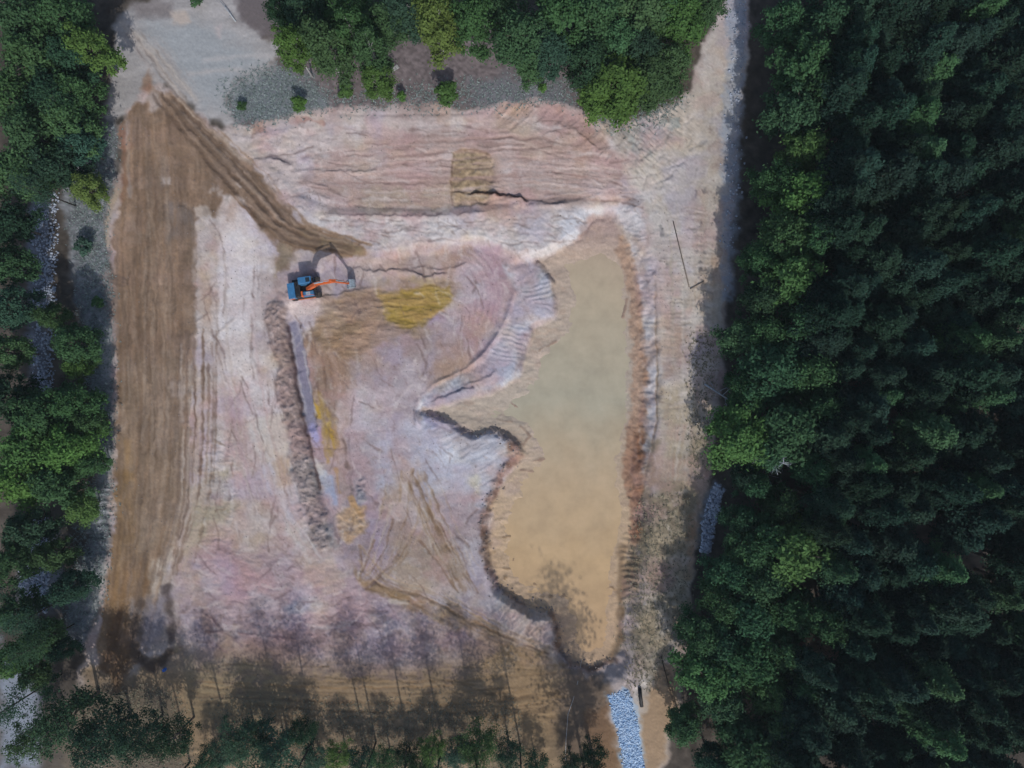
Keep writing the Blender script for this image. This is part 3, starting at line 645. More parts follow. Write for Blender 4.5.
# the dug patch on the top bench, the trench floor
s, m, x, y = fill([(454,153),(474,150),(492,155),(494,184),(488,203),(455,206),(451,190)], (150,134,114), 0.65, soft=3, warp=2, wscale=6)
g = fbm(x, y, 4, octs=3, seed=110); scale(s, m, 0.14 * g); Z[s] += m * (-0.45 + 0.14 * g)
stroke([(452,205),(451,172),(455,152),(474,149),(490,154)], 1.4, (96,80,66), 0.6, warp=1)
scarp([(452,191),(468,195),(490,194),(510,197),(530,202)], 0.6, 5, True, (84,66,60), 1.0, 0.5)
s, m, x, y, d, run, side = band(BERM, 18, 3, 2.5, 8, 56)
g = fbm(x, y, 4, octs=3, seed=140); paint(s, m, (140,127,123), 0.5); scale(s, m, 0.12 * g); Z[s] += 0.2 * m * g
stroke([(294,326),(300,360),(306,396),(312,424)], 12, (128,126,140), 0.8, soft=2, warp=1.0, dz=-0.5)
stroke([(288,326),(295,370),(302,410),(311,450),(320,488)], 2.6, (88,74,72), 0.75, soft=1.4, warp=1, dz=-0.25)  # shading of the trench's west wall painted as a dark line
for q, w_, c_ in (([(316,404),(320,418)], 3.5, (176,146,74)), ([(330,430),(334,448)], 3.5, (168,140,70)), ([(324,448),(328,462)], 3, (164,136,84)), ([(311,424),(316,440)], 7, (160,158,188)), ([(352,500),(362,516)], 5, (178,148,112)), ([(336,470),(340,492)], 3, (168,140,110)), ([(344,440),(347,466)], 2.5, (112,98,92)), ([(331,478),(336,502)], 7, (152,160,178))): stroke(q, w_, c_, 0.75, soft=2, warp=2)
s, m, x, y = fill([(322,300),(350,292),(380,286),(452,278),(462,288),(448,310),(426,332),(386,344),(352,360),(326,350),(312,326)], (138,120,98), 0.5, soft=6, warp=6)
n = fbm(x, y, 12, 3, 3, 141); scale(s, m, 0.12 * n); Z[s] += .10 * m * n
stroke([(291,332),(298,376),(305,414)], 1.6, (170,168,172), 0.6, soft=1.2); stroke([(303,352),(311,392),(316,414)], 1.4, (178,174,174), 0.6, soft=1)
stroke([(320,396),(325,430),(330,456)], 6, (158,136,84), 0.55, soft=3, warp=3); stroke([(334,420),(337,446)], 4, (150,126,90), 0.5, soft=2, warp=2)
s, m, x, y = fill([(380,294),(402,288),(430,286),(449,287),(450,300),(434,318),(422,327),(398,327),(386,318)], (156,135,76), 0.5, soft=4, warp=5)
n = fbm(x, y, 14, 2.5, 3, 124); scale(s, m, 0.16 * n); paint(s, m * sstep(.1, .6, n), (136,114,80), 0.5); paint(s, m * sstep(.2, .6, -n), (170,150,82), 0.35); Z[s] += .12 * m * n
s, m, x, y = fill([(226,222),(240,214),(254,224),(262,244),(264,300),(256,340),(262,390),(246,400),(226,360),(216,290)], (200,195,194), 0.5, soft=12, warp=8)
# wheel tracks: lines carried between the two edges of a run
rt = random.Random(5)
def at_run(path, t):
    L = [math.hypot(b[0] - a[0], b[1] - a[1]) for a, b in zip(path[:-1], path[1:])]; c = np.cumsum([0] + L) / sum(L)
    return np.interp(t, c, [p[0] for p in path]), np.interp(t, c, [p[1] for p in path])
def tracks(left, right, n, tones, wmin=0.9, wmax=2.4, amt=(0.25, 0.6), lmin=0.15, lmax=0.8, dz=0.05):
    for k in range(n):
        u = rt.random(); t0 = rt.uniform(-0.1, 0.9); t1 = min(1, t0 + rt.uniform(lmin, lmax)); t0 = max(0, t0); du = rt.uniform(-.12, .12)
        pts = []
        for i in range(9):
            t = t0 + (t1 - t0) * i / 8; a = at_run(left, t); b = at_run(right, t); uu = min(1, max(0, u + du * i / 8))
            pts.append((a[0] * (1 - uu) + b[0] * uu, a[1] * (1 - uu) + b[1] * uu))
        w_ = rt.uniform(wmin, wmax); c_ = rt.choice(tones); am = rt.uniform(*amt)
        stroke(pts, w_, c_, am, soft=1.1, warp=.8, dz=-dz * rt.random())
        if rt.random() < .5:
            g = rt.choice((9, 11, 13)); stroke([(q[0] + g, q[1] + rt.uniform(-1, 1)) for q in pts], w_, c_, am * .9, soft=1.1, warp=.8, dz=-dz * rt.random())
BR = [(90,74,62), (100,83,69), (138,120,103), (126,102,80), (110,90,74), (146,130,114)]
tracks([(126,125),(119,200),(115,280),(119,380),(119,470),(114,560),(104,640)], [(165,100),(182,170),(188,230),(188,320),(184,400),(178,490),(160,565),(142,640)], 70, BR, amt=(.12, .42), wmax=3.2)
s, m, x, y, d = area(ROAD, 3, 3)
scale(s, m, 0.10 * fbm(x, y, 16, 30, 3, 120) + 0.08 * fbm(x, y, 5, 12, 3, 121))
tracks([(150,92),(205,165),(250,215),(285,245),(352,256)], [(170,95),(222,142),(258,175),(296,222),(360,244)], 34, BR, lmin=.3)
for p in ([(153,94),(178,128),(206,160),(236,194),(262,222),(290,240),(330,248)], [(161,94),(188,126),(218,158),(248,192),(276,222),(306,238),(350,246)], [(172,98),(200,128),(232,160),(262,194),(290,224),(318,236)], [(182,108),(214,138),(246,168),(276,202),(304,228)]):
    stroke(p, 2.6, (88,72,60), 0.55, soft=1.6, warp=1.2, dz=-.12); stroke([(q[0] + 5, q[1] - 2) for q in p], 2.4, (142,124,108), 0.4, soft=1.6, warp=1.2, dz=.05)
for p in ([(436,520),(452,548),(466,572),(478,592)], [(392,520),(386,548),(372,570),(360,580)], [(420,540),(440,566),(458,592)], [(360,545),(362,570),(380,586),(420,596),(460,616),(510,640),(548,654)]):
    stroke(p, 1.8, (112,92,76), 0.55, soft=1.3, warp=1, dz=-.1)
tracks([(178,330),(178,420),(174,500),(158,575)], [(204,330),(204,420),(200,500),(180,575)], 30, [(108,92,80), (178,166,156), (166,152,140), (120,104,92)])
TN = [(168,150,132), (132,112,92), (176,164,152), (122,104,86), (150,132,112)]
tracks([(384,470),(378,520),(366,556),(358,580)], [(420,470),(420,520),(400,560),(372,584)], 22, TN)
tracks([(400,474),(424,530),(452,590)], [(424,470),(444,528),(480,592)], 26, TN)
tracks([(358,562),(380,586),(430,604),(490,640),(540,660)], [(362,544),(386,576),(440,592),(500,628),(550,646)], 22, TN, lmin=.3)
tracks([(210,250),(212,340),(222,430),(250,520),(300,570)], [(262,250),(262,330),(276,420),(296,500),(322,556)], 20, [(190,184,182), (150,136,130), (172,152,148), (198,194,194), (162,150,140)], amt=(.12, .32), wmax=4)
tracks([(664,200),(668,300),(668,400),(660,480)], [(712,180),(708,300),(702,400),(690,480)], 34, [(150,144,138), (190,184,176), (140,134,128), (166,158,146)], amt=(.2, .4))
tracks([(120,26),(150,62),(178,98)], [(150,24),(178,60),(200,100)], 18, [(170,162,154), (126,118,112), (150,146,144)])
tracks([(300,150),(400,138),(520,132),(610,160)], [(300,206),(400,208),(520,200),(630,200)], 50, [(150,130,124), (184,172,166), (140,122,116), (170,150,142)], amt=(.2, .45))
tracks([(190,664),(330,676),(450,676),(556,664)], [(190,720),(330,724),(450,724),(560,716)], 40, [(96,80,62), (148,126,96), (110,92,74), (134,108,78)], amt=(.2, .5))
# bluish ground under chute, strip and heap; forest shade painted in along the verge
for poly, c_, am in (([(724,-10),(748,-10),(746,60),(742,140),(740,200),(732,300),(722,300),(724,200),(722,120),(728,60)], (142,152,166), .7), ([(607,695),(629,689),(638,722),(646,778),(625,778),(618,735)], (146,178,208), .9), (STRIP0, (128,138,156), .7), ([(702,500),(716,482),(724,490),(714,525),(708,556),(700,556)], (126,136,150), .7)):
    s, m, x, y, d = area(poly, 4, 4, 7); paint(s, m * (0.6 + 0.4 * sstep(-.5, .4, fbm(x, y, 6, octs=3, seed=134))), c_, am)
# churned turning circle
for p, w_, c_ in (([(141,604),(134,626),(133,646),(141,661),(152,667),(163,662),(171,653)], 7, (78,66,58)), ([(167,590),(168,606),(174,622),(172,638)], 6, (92,84,82)), ([(118,612),(112,640),(106,668)], 9, (92,70,52)), ([(144,614),(140,634),(146,650)], 3, (96,86,80))):
    stroke(p, w_, c_, 0.7, soft=3, warp=3)
fill([(148,604),(164,600),(168,620),(162,640),(150,644),(144,628)], (132,128,136), 0.6, soft=5, warp=4)
# dark mottles along the bottom and in the band above
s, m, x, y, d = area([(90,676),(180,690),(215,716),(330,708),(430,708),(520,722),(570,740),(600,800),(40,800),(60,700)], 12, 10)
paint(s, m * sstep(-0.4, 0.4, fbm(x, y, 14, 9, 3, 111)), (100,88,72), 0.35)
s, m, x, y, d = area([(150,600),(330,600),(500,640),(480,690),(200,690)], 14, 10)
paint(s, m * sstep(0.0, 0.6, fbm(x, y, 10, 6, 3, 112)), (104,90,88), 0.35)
# short scrapes, cracks and wheel marks
rs = random.Random(3)
def scrapes(poly, n, ang, spread, lo, hi, dark=(112,98,94), light=(196,188,184)):
    x0, y0, x1, y1 = bounds(poly)
    k = 0
    while k < n:
        cx, cy = rs.uniform(x0, x1), rs.uniform(y0, y1)
        if poly_sd(np.array([cx]), np.array([cy]), poly)[0] < 3: continue
        k += 1
        a = math.radians(ang + rs.gauss(0, spread)); L = rs.uniform(lo, hi) / 2; bend = rs.gauss(0, .12) * L
        p = [(cx - L * math.cos(a), cy - L * math.sin(a)), (cx - bend * math.sin(a), cy + bend * math.cos(a)), (cx + L * math.cos(a), cy + L * math.sin(a))]
        if rs.random() < .6: stroke(p, rs.uniform(.8, 1.8), dark, rs.uniform(.2, .5), dz=-.05, soft=1, warp=.7)
        else: stroke(p, rs.uniform(1, 3), light, rs.uniform(.2, .45), soft=1.4, warp=1)
scrapes(TOPBENCH, 90, 2, 8, 8, 50); scrapes([(200,230),(266,230),(300,540),(210,540)], 90, 84, 14, 6, 40); scrapes(PIT, 120, 75, 30, 6, 36)
scrapes([(660,210),(716,200),(712,380),(664,440)], 90, 2, 10, 6, 26, (136,128,120)); scrapes([(600,120),(690,100),(714,180),(650,205)], 60, -50, 22, 5, 20, (128,124,120))
scrapes([(300,214),(600,212),(560,250),(360,246)], 60, 5, 12, 6, 30); scrapes([(200,540),(340,560),(470,620),(300,640),(190,620)], 60, 10, 25, 6, 26, (110,96,98))
scrapes([(190,660),(560,660),(560,730),(200,730)], 70, 3, 8, 10, 60, (96,80,62), (150,130,100)); scrapes([(118,200),(192,225),(190,480),(118,560)], 110, 89, 3, 15, 90, (100,84,70), (146,130,114))
# fine grain everywhere, gentle swell outside
Z = ZM + (Z - ZM) * 0.62
scale(everywhere, np.ones_like(Z), 0.022 * rng.normal(size=Z.shape).clip(-2, 2))

Z += 0.02 * fbm(GX, GY, 2.3, octs=2, seed=78)
scale((slice(None), slice(None)), np.ones_like(Z), 0.02 * fbm(GX, GY, 2.0, octs=2, seed=79))
far = np.maximum(np.abs(GX - 512) - 620, np.abs(GY - 384) - 500)
Z = np.where(far > 0, 0.0, Z)
g3 = COL.mean(-1, keepdims=True); w3 = (S_SITE * (1 - S_POND) * (1 - S_ROAD) * sstep(680, 620, AY))[..., None]
COL = COL * (1 - w3) + ((g3 + (COL - g3) * 1.06 - 156) * 1.14 + 152) * w3      # clays differ a little more than drawn
TONE = lin(np.clip(COL, 0, 255)).astype(np.float32) / LF

VX = (GX - 512) / PX; VY = (384 - GY) / PX
def zat(px, py):
    """ground height under a plan point"""
    i = int(np.clip(np.searchsorted(xs, px), 0, len(xs) - 1)); j = int(np.clip(np.searchsorted(ys, py), 0, len(ys) - 1))
    return float(Z[j, i])

REG = np.zeros(GX.shape, np.int8)
track_sd = poly_sd(AX, AY, TRACK)
REG[track_sd > 0] = 4
REG[S_PIT > 0.5] = 2
REG[S_ROAD > 0.5] = 1
REG[S_POND > 0.5] = 3
face_reg = REG[:-1, :-1]
nj, ni = GX.shape
idx = np.arange(nj * ni).reshape(nj, ni)
quads = np.stack([idx[:-1, :-1], idx[1:, :-1], idx[1:, 1:], idx[:-1, 1:]], -1).reshape(-1, 4)
allv = np.stack([VX, VY, Z], -1).reshape(-1, 3); allc = np.concatenate([TONE.reshape(-1, 3), np.ones((nj * ni, 1), np.float32)], 1)
fr = face_reg.reshape(-1)
for code, name in ((0, 'ground'), (1, 'dirt_road'), (2, 'excavation_floor'), (3, 'pond_bed'), (4, 'sand_track')):
    q = quads[fr == code]
    used, inv = np.unique(q, return_inverse=True)
    me = mesh_np(name, allv[used], inv.reshape(-1, 4), M_SOIL, smooth=True)
    a = me.color_attributes.new('tone', 'FLOAT_COLOR', 'POINT'); a.data.foreach_set('color', allc[used].ravel())
    tag(link(name, me), kind='structure')

# ------------------------------------------------------------------ turbid water
def mat_water():
    m, nt, p, out = new_mat('turbid_water')
    tc = nt.nodes.new('ShaderNodeTexCoord'); sp = nt.nodes.new('ShaderNodeSeparateXYZ'); nt.links.new(tc.outputs['Object'], sp.inputs[0])
    n = noise_node(nt, 0.10, 3); ad = nt.nodes.new('ShaderNodeMath'); ad.operation = 'MULTIPLY_ADD'
    ad.inputs[1].default_value = 14.0
    nt.links.new(n.outputs['Fac'], ad.inputs[0]); nt.links.new(sp.outputs['Y'], ad.inputs[2])
    mr = nt.nodes.new('ShaderNodeMapRange'); mr.inputs[1].default_value = -38; mr.inputs[2].default_value = 28
    nt.links.new(ad.outputs[0], mr.inputs[0])
    r = nt.nodes.new('ShaderNodeValToRGB'); e = r.color_ramp.elements
    def c(rgb): return tuple(lin(rgb) / LF * 1.14) + (1,)
    e[0].position = 0.0; e[0].color = c((178,147,113)); e[1].position = 1.0; e[1].color = c((166,150,130))
    for pos, rgb in ((0.30, (178,152,117)), (0.48, (172,153,126)), (0.66, (160,154,135)), (0.86, (167,154,132))):
        q = e.new(pos); q.color = c(rgb)
    nt.links.new(mr.outputs[0], r.inputs[0]); nt.links.new(r.outputs[0], p.inputs['Base Color'])
    p.inputs['Roughness'].default_value = 0.12; p.inputs['IOR'].default_value = 1.33
    tp = nt.nodes.new('ShaderNodeBsdfTransparent'); mx = nt.nodes.new('ShaderNodeMixShader'); mx.inputs[0].default_value = 0.93
    nt.links.new(tp.outputs[0], mx.inputs[1]); nt.links.new(p.outputs[0], mx.inputs[2]); nt.links.new(mx.outputs[0], out.inputs[0])
    n3 = noise_node(nt, 0.35, 6, 0.65); m3 = nt.nodes.new('ShaderNodeMapRange'); m3.inputs[1].default_value = .3; m3.inputs[2].default_value = .7; m3.inputs[3].default_value = .88; m3.inputs[4].default_value = 1.10
    v3 = nt.nodes.new('ShaderNodeVectorMath'); v3.operation = 'SCALE'
    nt.links.new(n3.outputs['Fac'], m3.inputs[0]); nt.links.new(r.outputs[0], v3.inputs[0]); nt.links.new(m3.outputs[0], v3.inputs['Scale']); nt.links.new(v3.outputs[0], p.inputs['Base Color'])
    n2 = noise_node(nt, 2.5, 3); b = nt.nodes.new('ShaderNodeBump'); b.inputs['Strength'].default_value = 0.08; b.inputs['Distance'].default_value = 0.05
    nt.links.new(n2.outputs['Fac'], b.inputs['Height']); nt.links.new(b.outputs[0], p.inputs['Normal'])
    return m
WL = -2.34
bm = bmesh.new()
cx = sum(p[0] for p in POND) / len(POND); cy = sum(p[1] for p in POND) / len(POND)
ring = [bm.verts.new(W(x, y, WL)) for x, y in POND]
f = bm.faces.new(ring); bmesh.ops.triangulate(bm, faces=[f])
for f in bm.faces:
    if f.normal.z < 0: f.normal_flip()
me = bpy.data.meshes.new('pond_water'); bm.to_mesh(me); bm.free(); me.materials.append(mat_water())
tag(link('pond_water', me), kind='structure')

# ================================================================== TREES
def tube(path, radii, n=7):
    """a tapered limb along a path of points"""
    V = []; F = []
    for i, (p, r) in enumerate(zip(path, radii)):
        p = Vector(p)
        t = (Vector(path[min(i + 1, len(path) - 1)]) - Vector(path[max(i - 1, 0)])).normalized()
        a = t.cross(Vector((0.31, 0.95, 0.05))).normalized(); b = t.cross(a)
        for k in range(n):
            w = 2 * math.pi * k / n; V.append(p + r * (math.cos(w) * a + math.sin(w) * b))
    for i in range(len(path) - 1):
        for k in range(n):
            F.append((i * n + k, i * n + (k + 1) % n, (i + 1) * n + (k + 1) % n, (i + 1) * n + k))
    F.append(tuple(range(n - 1, -1, -1))); F.append(tuple((len(path) - 1) * n + k for k in range(n)))
    return V, F
def join(parts):
    V = []; F = []
    for v, f in parts:
        o = len(V); V += v; F += [tuple(i + o for i in q) for q in f]
    return V, F
def leaves(centres, normals, size, r):
    """kite-shaped leaf sprays: one quad each"""
    n = len(centres)
    nr = normals + 0.55 * r.normal(size=(n, 3)); nr /= np.linalg.norm(nr, axis=1)[:, None]
    t = np.cross(nr, r.normal(size=(n, 3))); t /= np.linalg.norm(t, axis=1)[:, None]
    b = np.cross(nr, t)
    sz = (size * r.uniform(0.55, 1.25, n))[:, None]
    q = np.stack([centres - t * sz * 0.65, centres + b * sz * 0.38 - t * sz * 0.1 + nr * sz * 0.08, centres + t * sz * 0.65, centres - b * sz * 0.38 - t * sz * 0.1 + nr * sz * 0.08], 1)
    return q.reshape(-1, 3), np.arange(n * 4).reshape(n, 4)

def broadleaf(seed, nleaf=7600, h=12.0, R=3.5, size=0.36):
    r = np.random.default_rng(seed)
    cl = []; limbs = []
    trunk = [(0, 0, -0.4), (r.normal() * .1, r.normal() * .1, h * .25), (r.normal() * .25, r.normal() * .25, h * .5), (r.normal() * .3, r.normal() * .3, h * .86)]
    limbs.append(tube(trunk, [0.24, 0.19, 0.14, 0.04]))
    lop = r.uniform(0.75, 1.2, 5); ph = r.uniform(0, 6.28)
    nb = 44
    for i in range(nb):
        a = i * 2.4 + r.normal() * .3; t = (i + .5) / nb
        zc = h * (0.34 + 0.62 * t) + r.normal() * .35
        env = math.sqrt(max(0.03, 1 - (max(0, t - .22) / .80) ** 2)) * (0.75 + 0.25 * min(1, t * 4)) * (1 + 0.22 * math.sin(2 * a + ph) + 0.14 * math.sin(3 * a + 2 * ph))
        rr = R * 0.98 * env * r.uniform(.45, 1.12)
        c = np.array([math.cos(a) * rr, math.sin(a) * rr, zc]); k = r.uniform(0.42, 0.95)
        cl.append((c, np.array([k * 1.15, k * 1.15, k * 0.62])))
        if i % 2 == 0: limbs.append(tube([(0, 0, h * (0.26 + .45 * t)), tuple(c * np.array([.5, .5, 1]) - np.array([0, 0, .5])), tuple(c)], [0.085, 0.055, 0.015], 5))
    w = np.array([q[1][0] ** 1.6 for q in cl]); w /= w.sum()
    pick = r.choice(len(cl), nleaf, p=w)
    d = r.normal(size=(nleaf, 3)) * 0.62; ln = np.linalg.norm(d, axis=1)[:, None]
    cc = np.array([q[0] for q in cl])[pick]; ss = np.array([q[1] for q in cl])[pick]
    pos = cc + d * ss
    nrm = d / ln * 0.6 + (cc * np.array([.12, .12, 0])) + np.array([0, 0, 0.75])
    v, f = leaves(pos, nrm, size, r)
    return join(limbs), (v, f)
def conifer(seed, nleaf=8200, h=20.0, R=2.65):
    r = np.random.default_rng(seed)
    limbs = [tube([(0, 0, -0.4), (r.normal() * .1, r.normal() * .1, h * .4), (r.normal() * .15, r.normal() * .15, h * .75), (0, 0, h * .99)], [0.2, 0.15, 0.08, 0.015])]
    pos = []; nrm = []
    n_w = 16
    for i in range(n_w):
        t = i / (n_w - 1); z = h * (0.48 + 0.50 * t)
        L0 = R * (1 - t) ** 0.75 * (0.55 + 0.45 * min(1, t * 5 + .4)) + 0.22
        nb = 6 if t < .8 else 4
        for k in range(nb):
            if r.random() < 0.12: continue
            a = k * 2 * math.pi / nb + i * 1.1 + r.normal() * .25; L = L0 * r.uniform(.65, 1.2)
            dirv = np.array([math.cos(a), math.sin(a), 0.0]); tip = np.array([0, 0, z]) + dirv * L + np.array([0, 0, 0.30 * L])
            if L > .8: limbs.append(tube([(0, 0, z - .1), tuple(tip)], [0.035, 0.012], 4))
            m = int(nleaf / (n_w * 5.2) * (0.45 + 0.9 * L / R))
            u = r.uniform(0.25, 1.05, m) ** .7
            p = np.array([0, 0, z]) + u[:, None] * (tip - np.array([0, 0, z])) + r.normal(size=(m, 3)) * np.array([.24, .24, .20]) * (0.5 + L / R)
            pos.append(p); nrm.append(np.tile(dirv * .5 + np.array([0, 0, .9]), (m, 1)))
    pos = np.concatenate(pos); nrm = np.concatenate(nrm)
    v, f = leaves(pos, nrm, 0.28, r)
    return join(limbs), (v, f)
def thin_pine(seed, h=20.0, nleaf=2100):
    """tall bare trunk with a small open crown"""
    r = np.random.default_rng(seed)
    lean = r.normal(size=2) * .5
    limbs = [tube([(0, 0, -0.4), (lean[0] * .2, lean[1] * .2, h * .4), (lean[0] * .6, lean[1] * .6, h * .75), (lean[0], lean[1], h * .97)], [0.13, 0.11, 0.08, 0.02])]
    pos = []; nrm = []
    for i in range(15):
        a = i * 2.4 + r.normal() * .3; z = h * r.uniform(.50, .98); t = (z / h - .50) / .48
        L = (2.3 * (1 - .6 * t)) * r.uniform(.5, 1.1)
        base = np.array([lean[0] * z / h, lean[1] * z / h, z]); tip = base + np.array([math.cos(a) * L, math.sin(a) * L, .5])
        limbs.append(tube([tuple(base), tuple(tip)], [0.05, 0.015], 4))
        m = nleaf // 15
        pos.append(tip * .8 + base * .2 + r.normal(size=(m, 3)) * np.array([.75, .75, .5])); nrm.append(np.tile([0, 0, 1.0], (m, 1)))
    v, f = leaves(np.concatenate(pos), np.concatenate(nrm), 0.20, r)
    return join(limbs), (v, f)
def shrub(seed, nleaf=700, h=3.0, R=1.3):
    r = np.random.default_rng(seed)
    limbs = []; pos = []; nrm = []
    for i in range(7):
        a = i * 2.4; tip = np.array([math.cos(a) * R * .6 * r.uniform(.4, 1.1), math.sin(a) * R * .6 * r.uniform(.4, 1.1), h * r.uniform(.5, .92)])
        limbs.append(tube([(0, 0, -.2), tuple(tip * np.array([.5, .5, .6])), tuple(tip)], [0.05, .035, .01], 5))
        m = nleaf // 7; d = r.normal(size=(m, 3)); d /= np.linalg.norm(d, axis=1)[:, None]
        pos.append(tip + d * np.array([.55, .55, .5]) * r.uniform(.4, 1.05, m)[:, None]); nrm.append(d + np.array([0, 0, .6]))
    v, f = leaves(np.concatenate(pos), np.concatenate(nrm), 0.30, r)
    return join(limbs), (v, f)

def meshes(kind, gen, seeds, leafmat, bark):
    out = []
    for sd in seeds:
        (tv, tf), (lv, lf) = gen(sd)
        tm = bpy.data.meshes.new(kind + '_trunk'); tm.from_pydata([tuple(v) for v in tv], [], tf); tm.update(); tm.materials.append(bark)
        tm.polygons.foreach_set('use_smooth', [True] * len(tm.polygons))
        out.append((tm, mesh_np(kind + '_crown', lv, lf, leafmat)))
    return out
BROAD = meshes('broadleaf', broadleaf, (11, 12, 13, 14, 15, 16), M_LEAF, M_BARK)
SPARSE = meshes('sparse', lambda sd: broadleaf(sd, nleaf=5200, size=0.25), (51, 52, 53), M_LEAF, M_BARK)
BROAD_PALE = [(t.copy(), c) for t, c in BROAD]
for t, c in BROAD_PALE: t.materials[0] = M_BARK_PALE
CON = meshes('conifer', conifer, (21, 22, 23, 24, 25), M_NEEDLE, M_BARK)
THIN = meshes('pine', thin_pine, (31, 32, 33, 34), M_NEEDLE, M_BARK_DARK)
SHRUB = meshes('shrub', shrub, (41, 42, 43), M_LEAF, M_BARK)

GREEN = {'mid': (0.064, 0.130, 0.055), 'bright': (0.092, 0.178, 0.050), 'dark': (0.034, 0.076, 0.044), 'yellow': (0.120, 0.190, 0.055),
         'blue': (0.048, 0.102, 0.068), 'conifer': (0.021, 0.048, 0.033), 'edge': (0.052, 0.118, 0.055), 'edgebright': (0.086, 0.178, 0.060)}
def plant(name, lib, base, sx, sz, tone, label, cat, group, rz=None, jitter=0.18):
    """one tree: an Empty at the foot of the trunk, with trunk and crown"""
    t = empty(name, base, rnd.uniform(0, 6.28) if rz is None else rz)
    t.scale = (sx, sx, sz)
    tm, cm = lib[rnd.randrange(len(lib))]
    link('trunk', tm, t); c = link('crown', cm, t)
    g = GREEN[tone]; j = [1 + rnd.uniform(-.12, .12) for _ in range(3)]; k = 1 + rnd.uniform(-jitter, jitter)
    c.color = (g[0] * j[0] * k, g[1] * k, g[2] * j[2] * k, 1)
    return tag(t, label, cat, group)
def foot(px, py, hz, z0=0.0):
    """the foot of a tree whose crown is seen at px, py with its middle hz above the ground"""
    k = (H - z0 - hz) / H
    gx, gy = (px - 512) * k + 512, (py - 384) * k + 384
    return Vector(((gx - 512) / PX, (384 - gy) / PX, zat(gx, gy) - 0.05))
def tree(px, py, r, h, tone='mid', label=None, group=None, lib=None, cat='tree', name='broadleaf_tree'):
    p = foot(px, py, 0.72 * h)
    kk = (H - 0.72 * h) / H
    return plant(name, lib or BROAD, p, r / PX * kk / 3.6, h / 12.0, tone, label, cat, group)

TONE_WORD = {'mid': 'mid green', 'bright': 'bright green', 'dark': 'dark green', 'yellow': 'yellow-green', 'blue': 'bluish green', 'edge': 'green', 'edgebright': 'bright green'}
LEVELS = [(-99, 'the top edge'), (35, 'the grey sand'), (80, 'the road head'), (115, 'the road fork'), (150, 'the pale bench'), (190, 'the upper strip'), (240, 'the excavator'), (285, 'the yellow patch'), (330, 'the pond middle'), (375, 'the pond inlet'), (425, 'the lower berm'), (465, 'the gullied verge'), (505, 'the berm foot'), (545, 'the pit rim'), (590, 'the turning circle'), (625, 'the pond tip'), (660, 'the blue drum'), (695, 'the stone chute'), (740, 'the bottom edge')]
USED = {}
def own_label(x, y, r, tone, where):
    lv = [t for y0, t in LEVELS if y >= y0][-1]
    size = 'small' if r < 20 else 'large' if r > 25 else 'mid-sized'
    lab = f"{size} {TONE_WORD[tone]} tree {where}, " + (f"level with {lv}" if 'belt' not in where else 'at the frame edge' if y < 16 else 'behind the front trees' if y < 32 else 'facing the clearing')
    USED[lab] = USED.get(lab, 0) + 1
    return lab
# --- wood along the left edge
G_L = 'trees of the wood along the left edge'
LAB_L = 'green broadleaf tree deep inside the wood along the left edge'
LEFT = [(20,18,28,13,'mid',0),(58,12,27,13,'mid',0),(85,46,21,12,'bright','bright green tree overhanging the grey sand at the top of the dirt road'),(30,58,28,13,'mid',0),(68,52,22,12,'dark',0),
        (12,98,27,13,'mid',0),(50,92,26,12,'dark',0),(74,94,20,11,'mid','mid green tree whose crown almost reaches the head of the dirt road'),(28,134,26,13,'mid',0),(66,120,24,12,'mid',0),(76,144,19,10,'blue','bluish green tree left of the upper dirt road, above the yellow-green one'),
        (14,172,27,13,'mid',0),(48,164,24,12,'dark',0),(86,188,16,8,'yellow','small yellow-green tree beside the grey verge of the dirt road'),(2,222,22,12,'dark',0),(4,264,20,12,'mid',0),(6,306,20,12,'blue',0),
        (50,316,14,8,'mid','mid green tree standing across the pale stone strip, upper one of two'),(72,344,20,10,'mid','large green tree between the stone strip and the dirt road'),(76,366,13,8,'bright','small bright green tree below the large one beside the stone strip'),
        (3,352,17,11,'mid',0),(4,398,22,12,'dark',0),(38,412,25,12,'mid',0),(68,402,20,11,'mid','green tree beside the dirt road just below the end of the stone strip'),(86,422,14,9,'mid','narrow green tree closest to the middle of the dirt road'),
        (26,446,26,12,'bright',0),(64,448,26,12,'bright',0),(88,464,13,8,'mid','rounded green tree at the road verge above the gullied bank'),(16,482,26,12,'bright',0),(52,484,24,12,'mid',0),(78,508,15,8,'bright','small bright green tree at the top of the gullied verge'),
        (26,528,20,11,'dark',0),(8,562,20,11,'mid',0),(50,556,17,9,'mid',0),(66,590,18,9,'dark','dark shrubby tree on the pale verge left of the lower dirt road'),
        (14,612,18,10,'mid',0),(38,640,17,9,'mid',0),(10,662,18,10,'bright',0),(58,652,12,7,'dark',0),(30,676,14,8,'mid',0)]
for x, y, r, h, tone, lab in LEFT:
    tree(x, y, r, h, tone, lab or own_label(x, y, r, tone, 'at the left frame edge' if x < 24 else 'inside the left wood'), G_L)
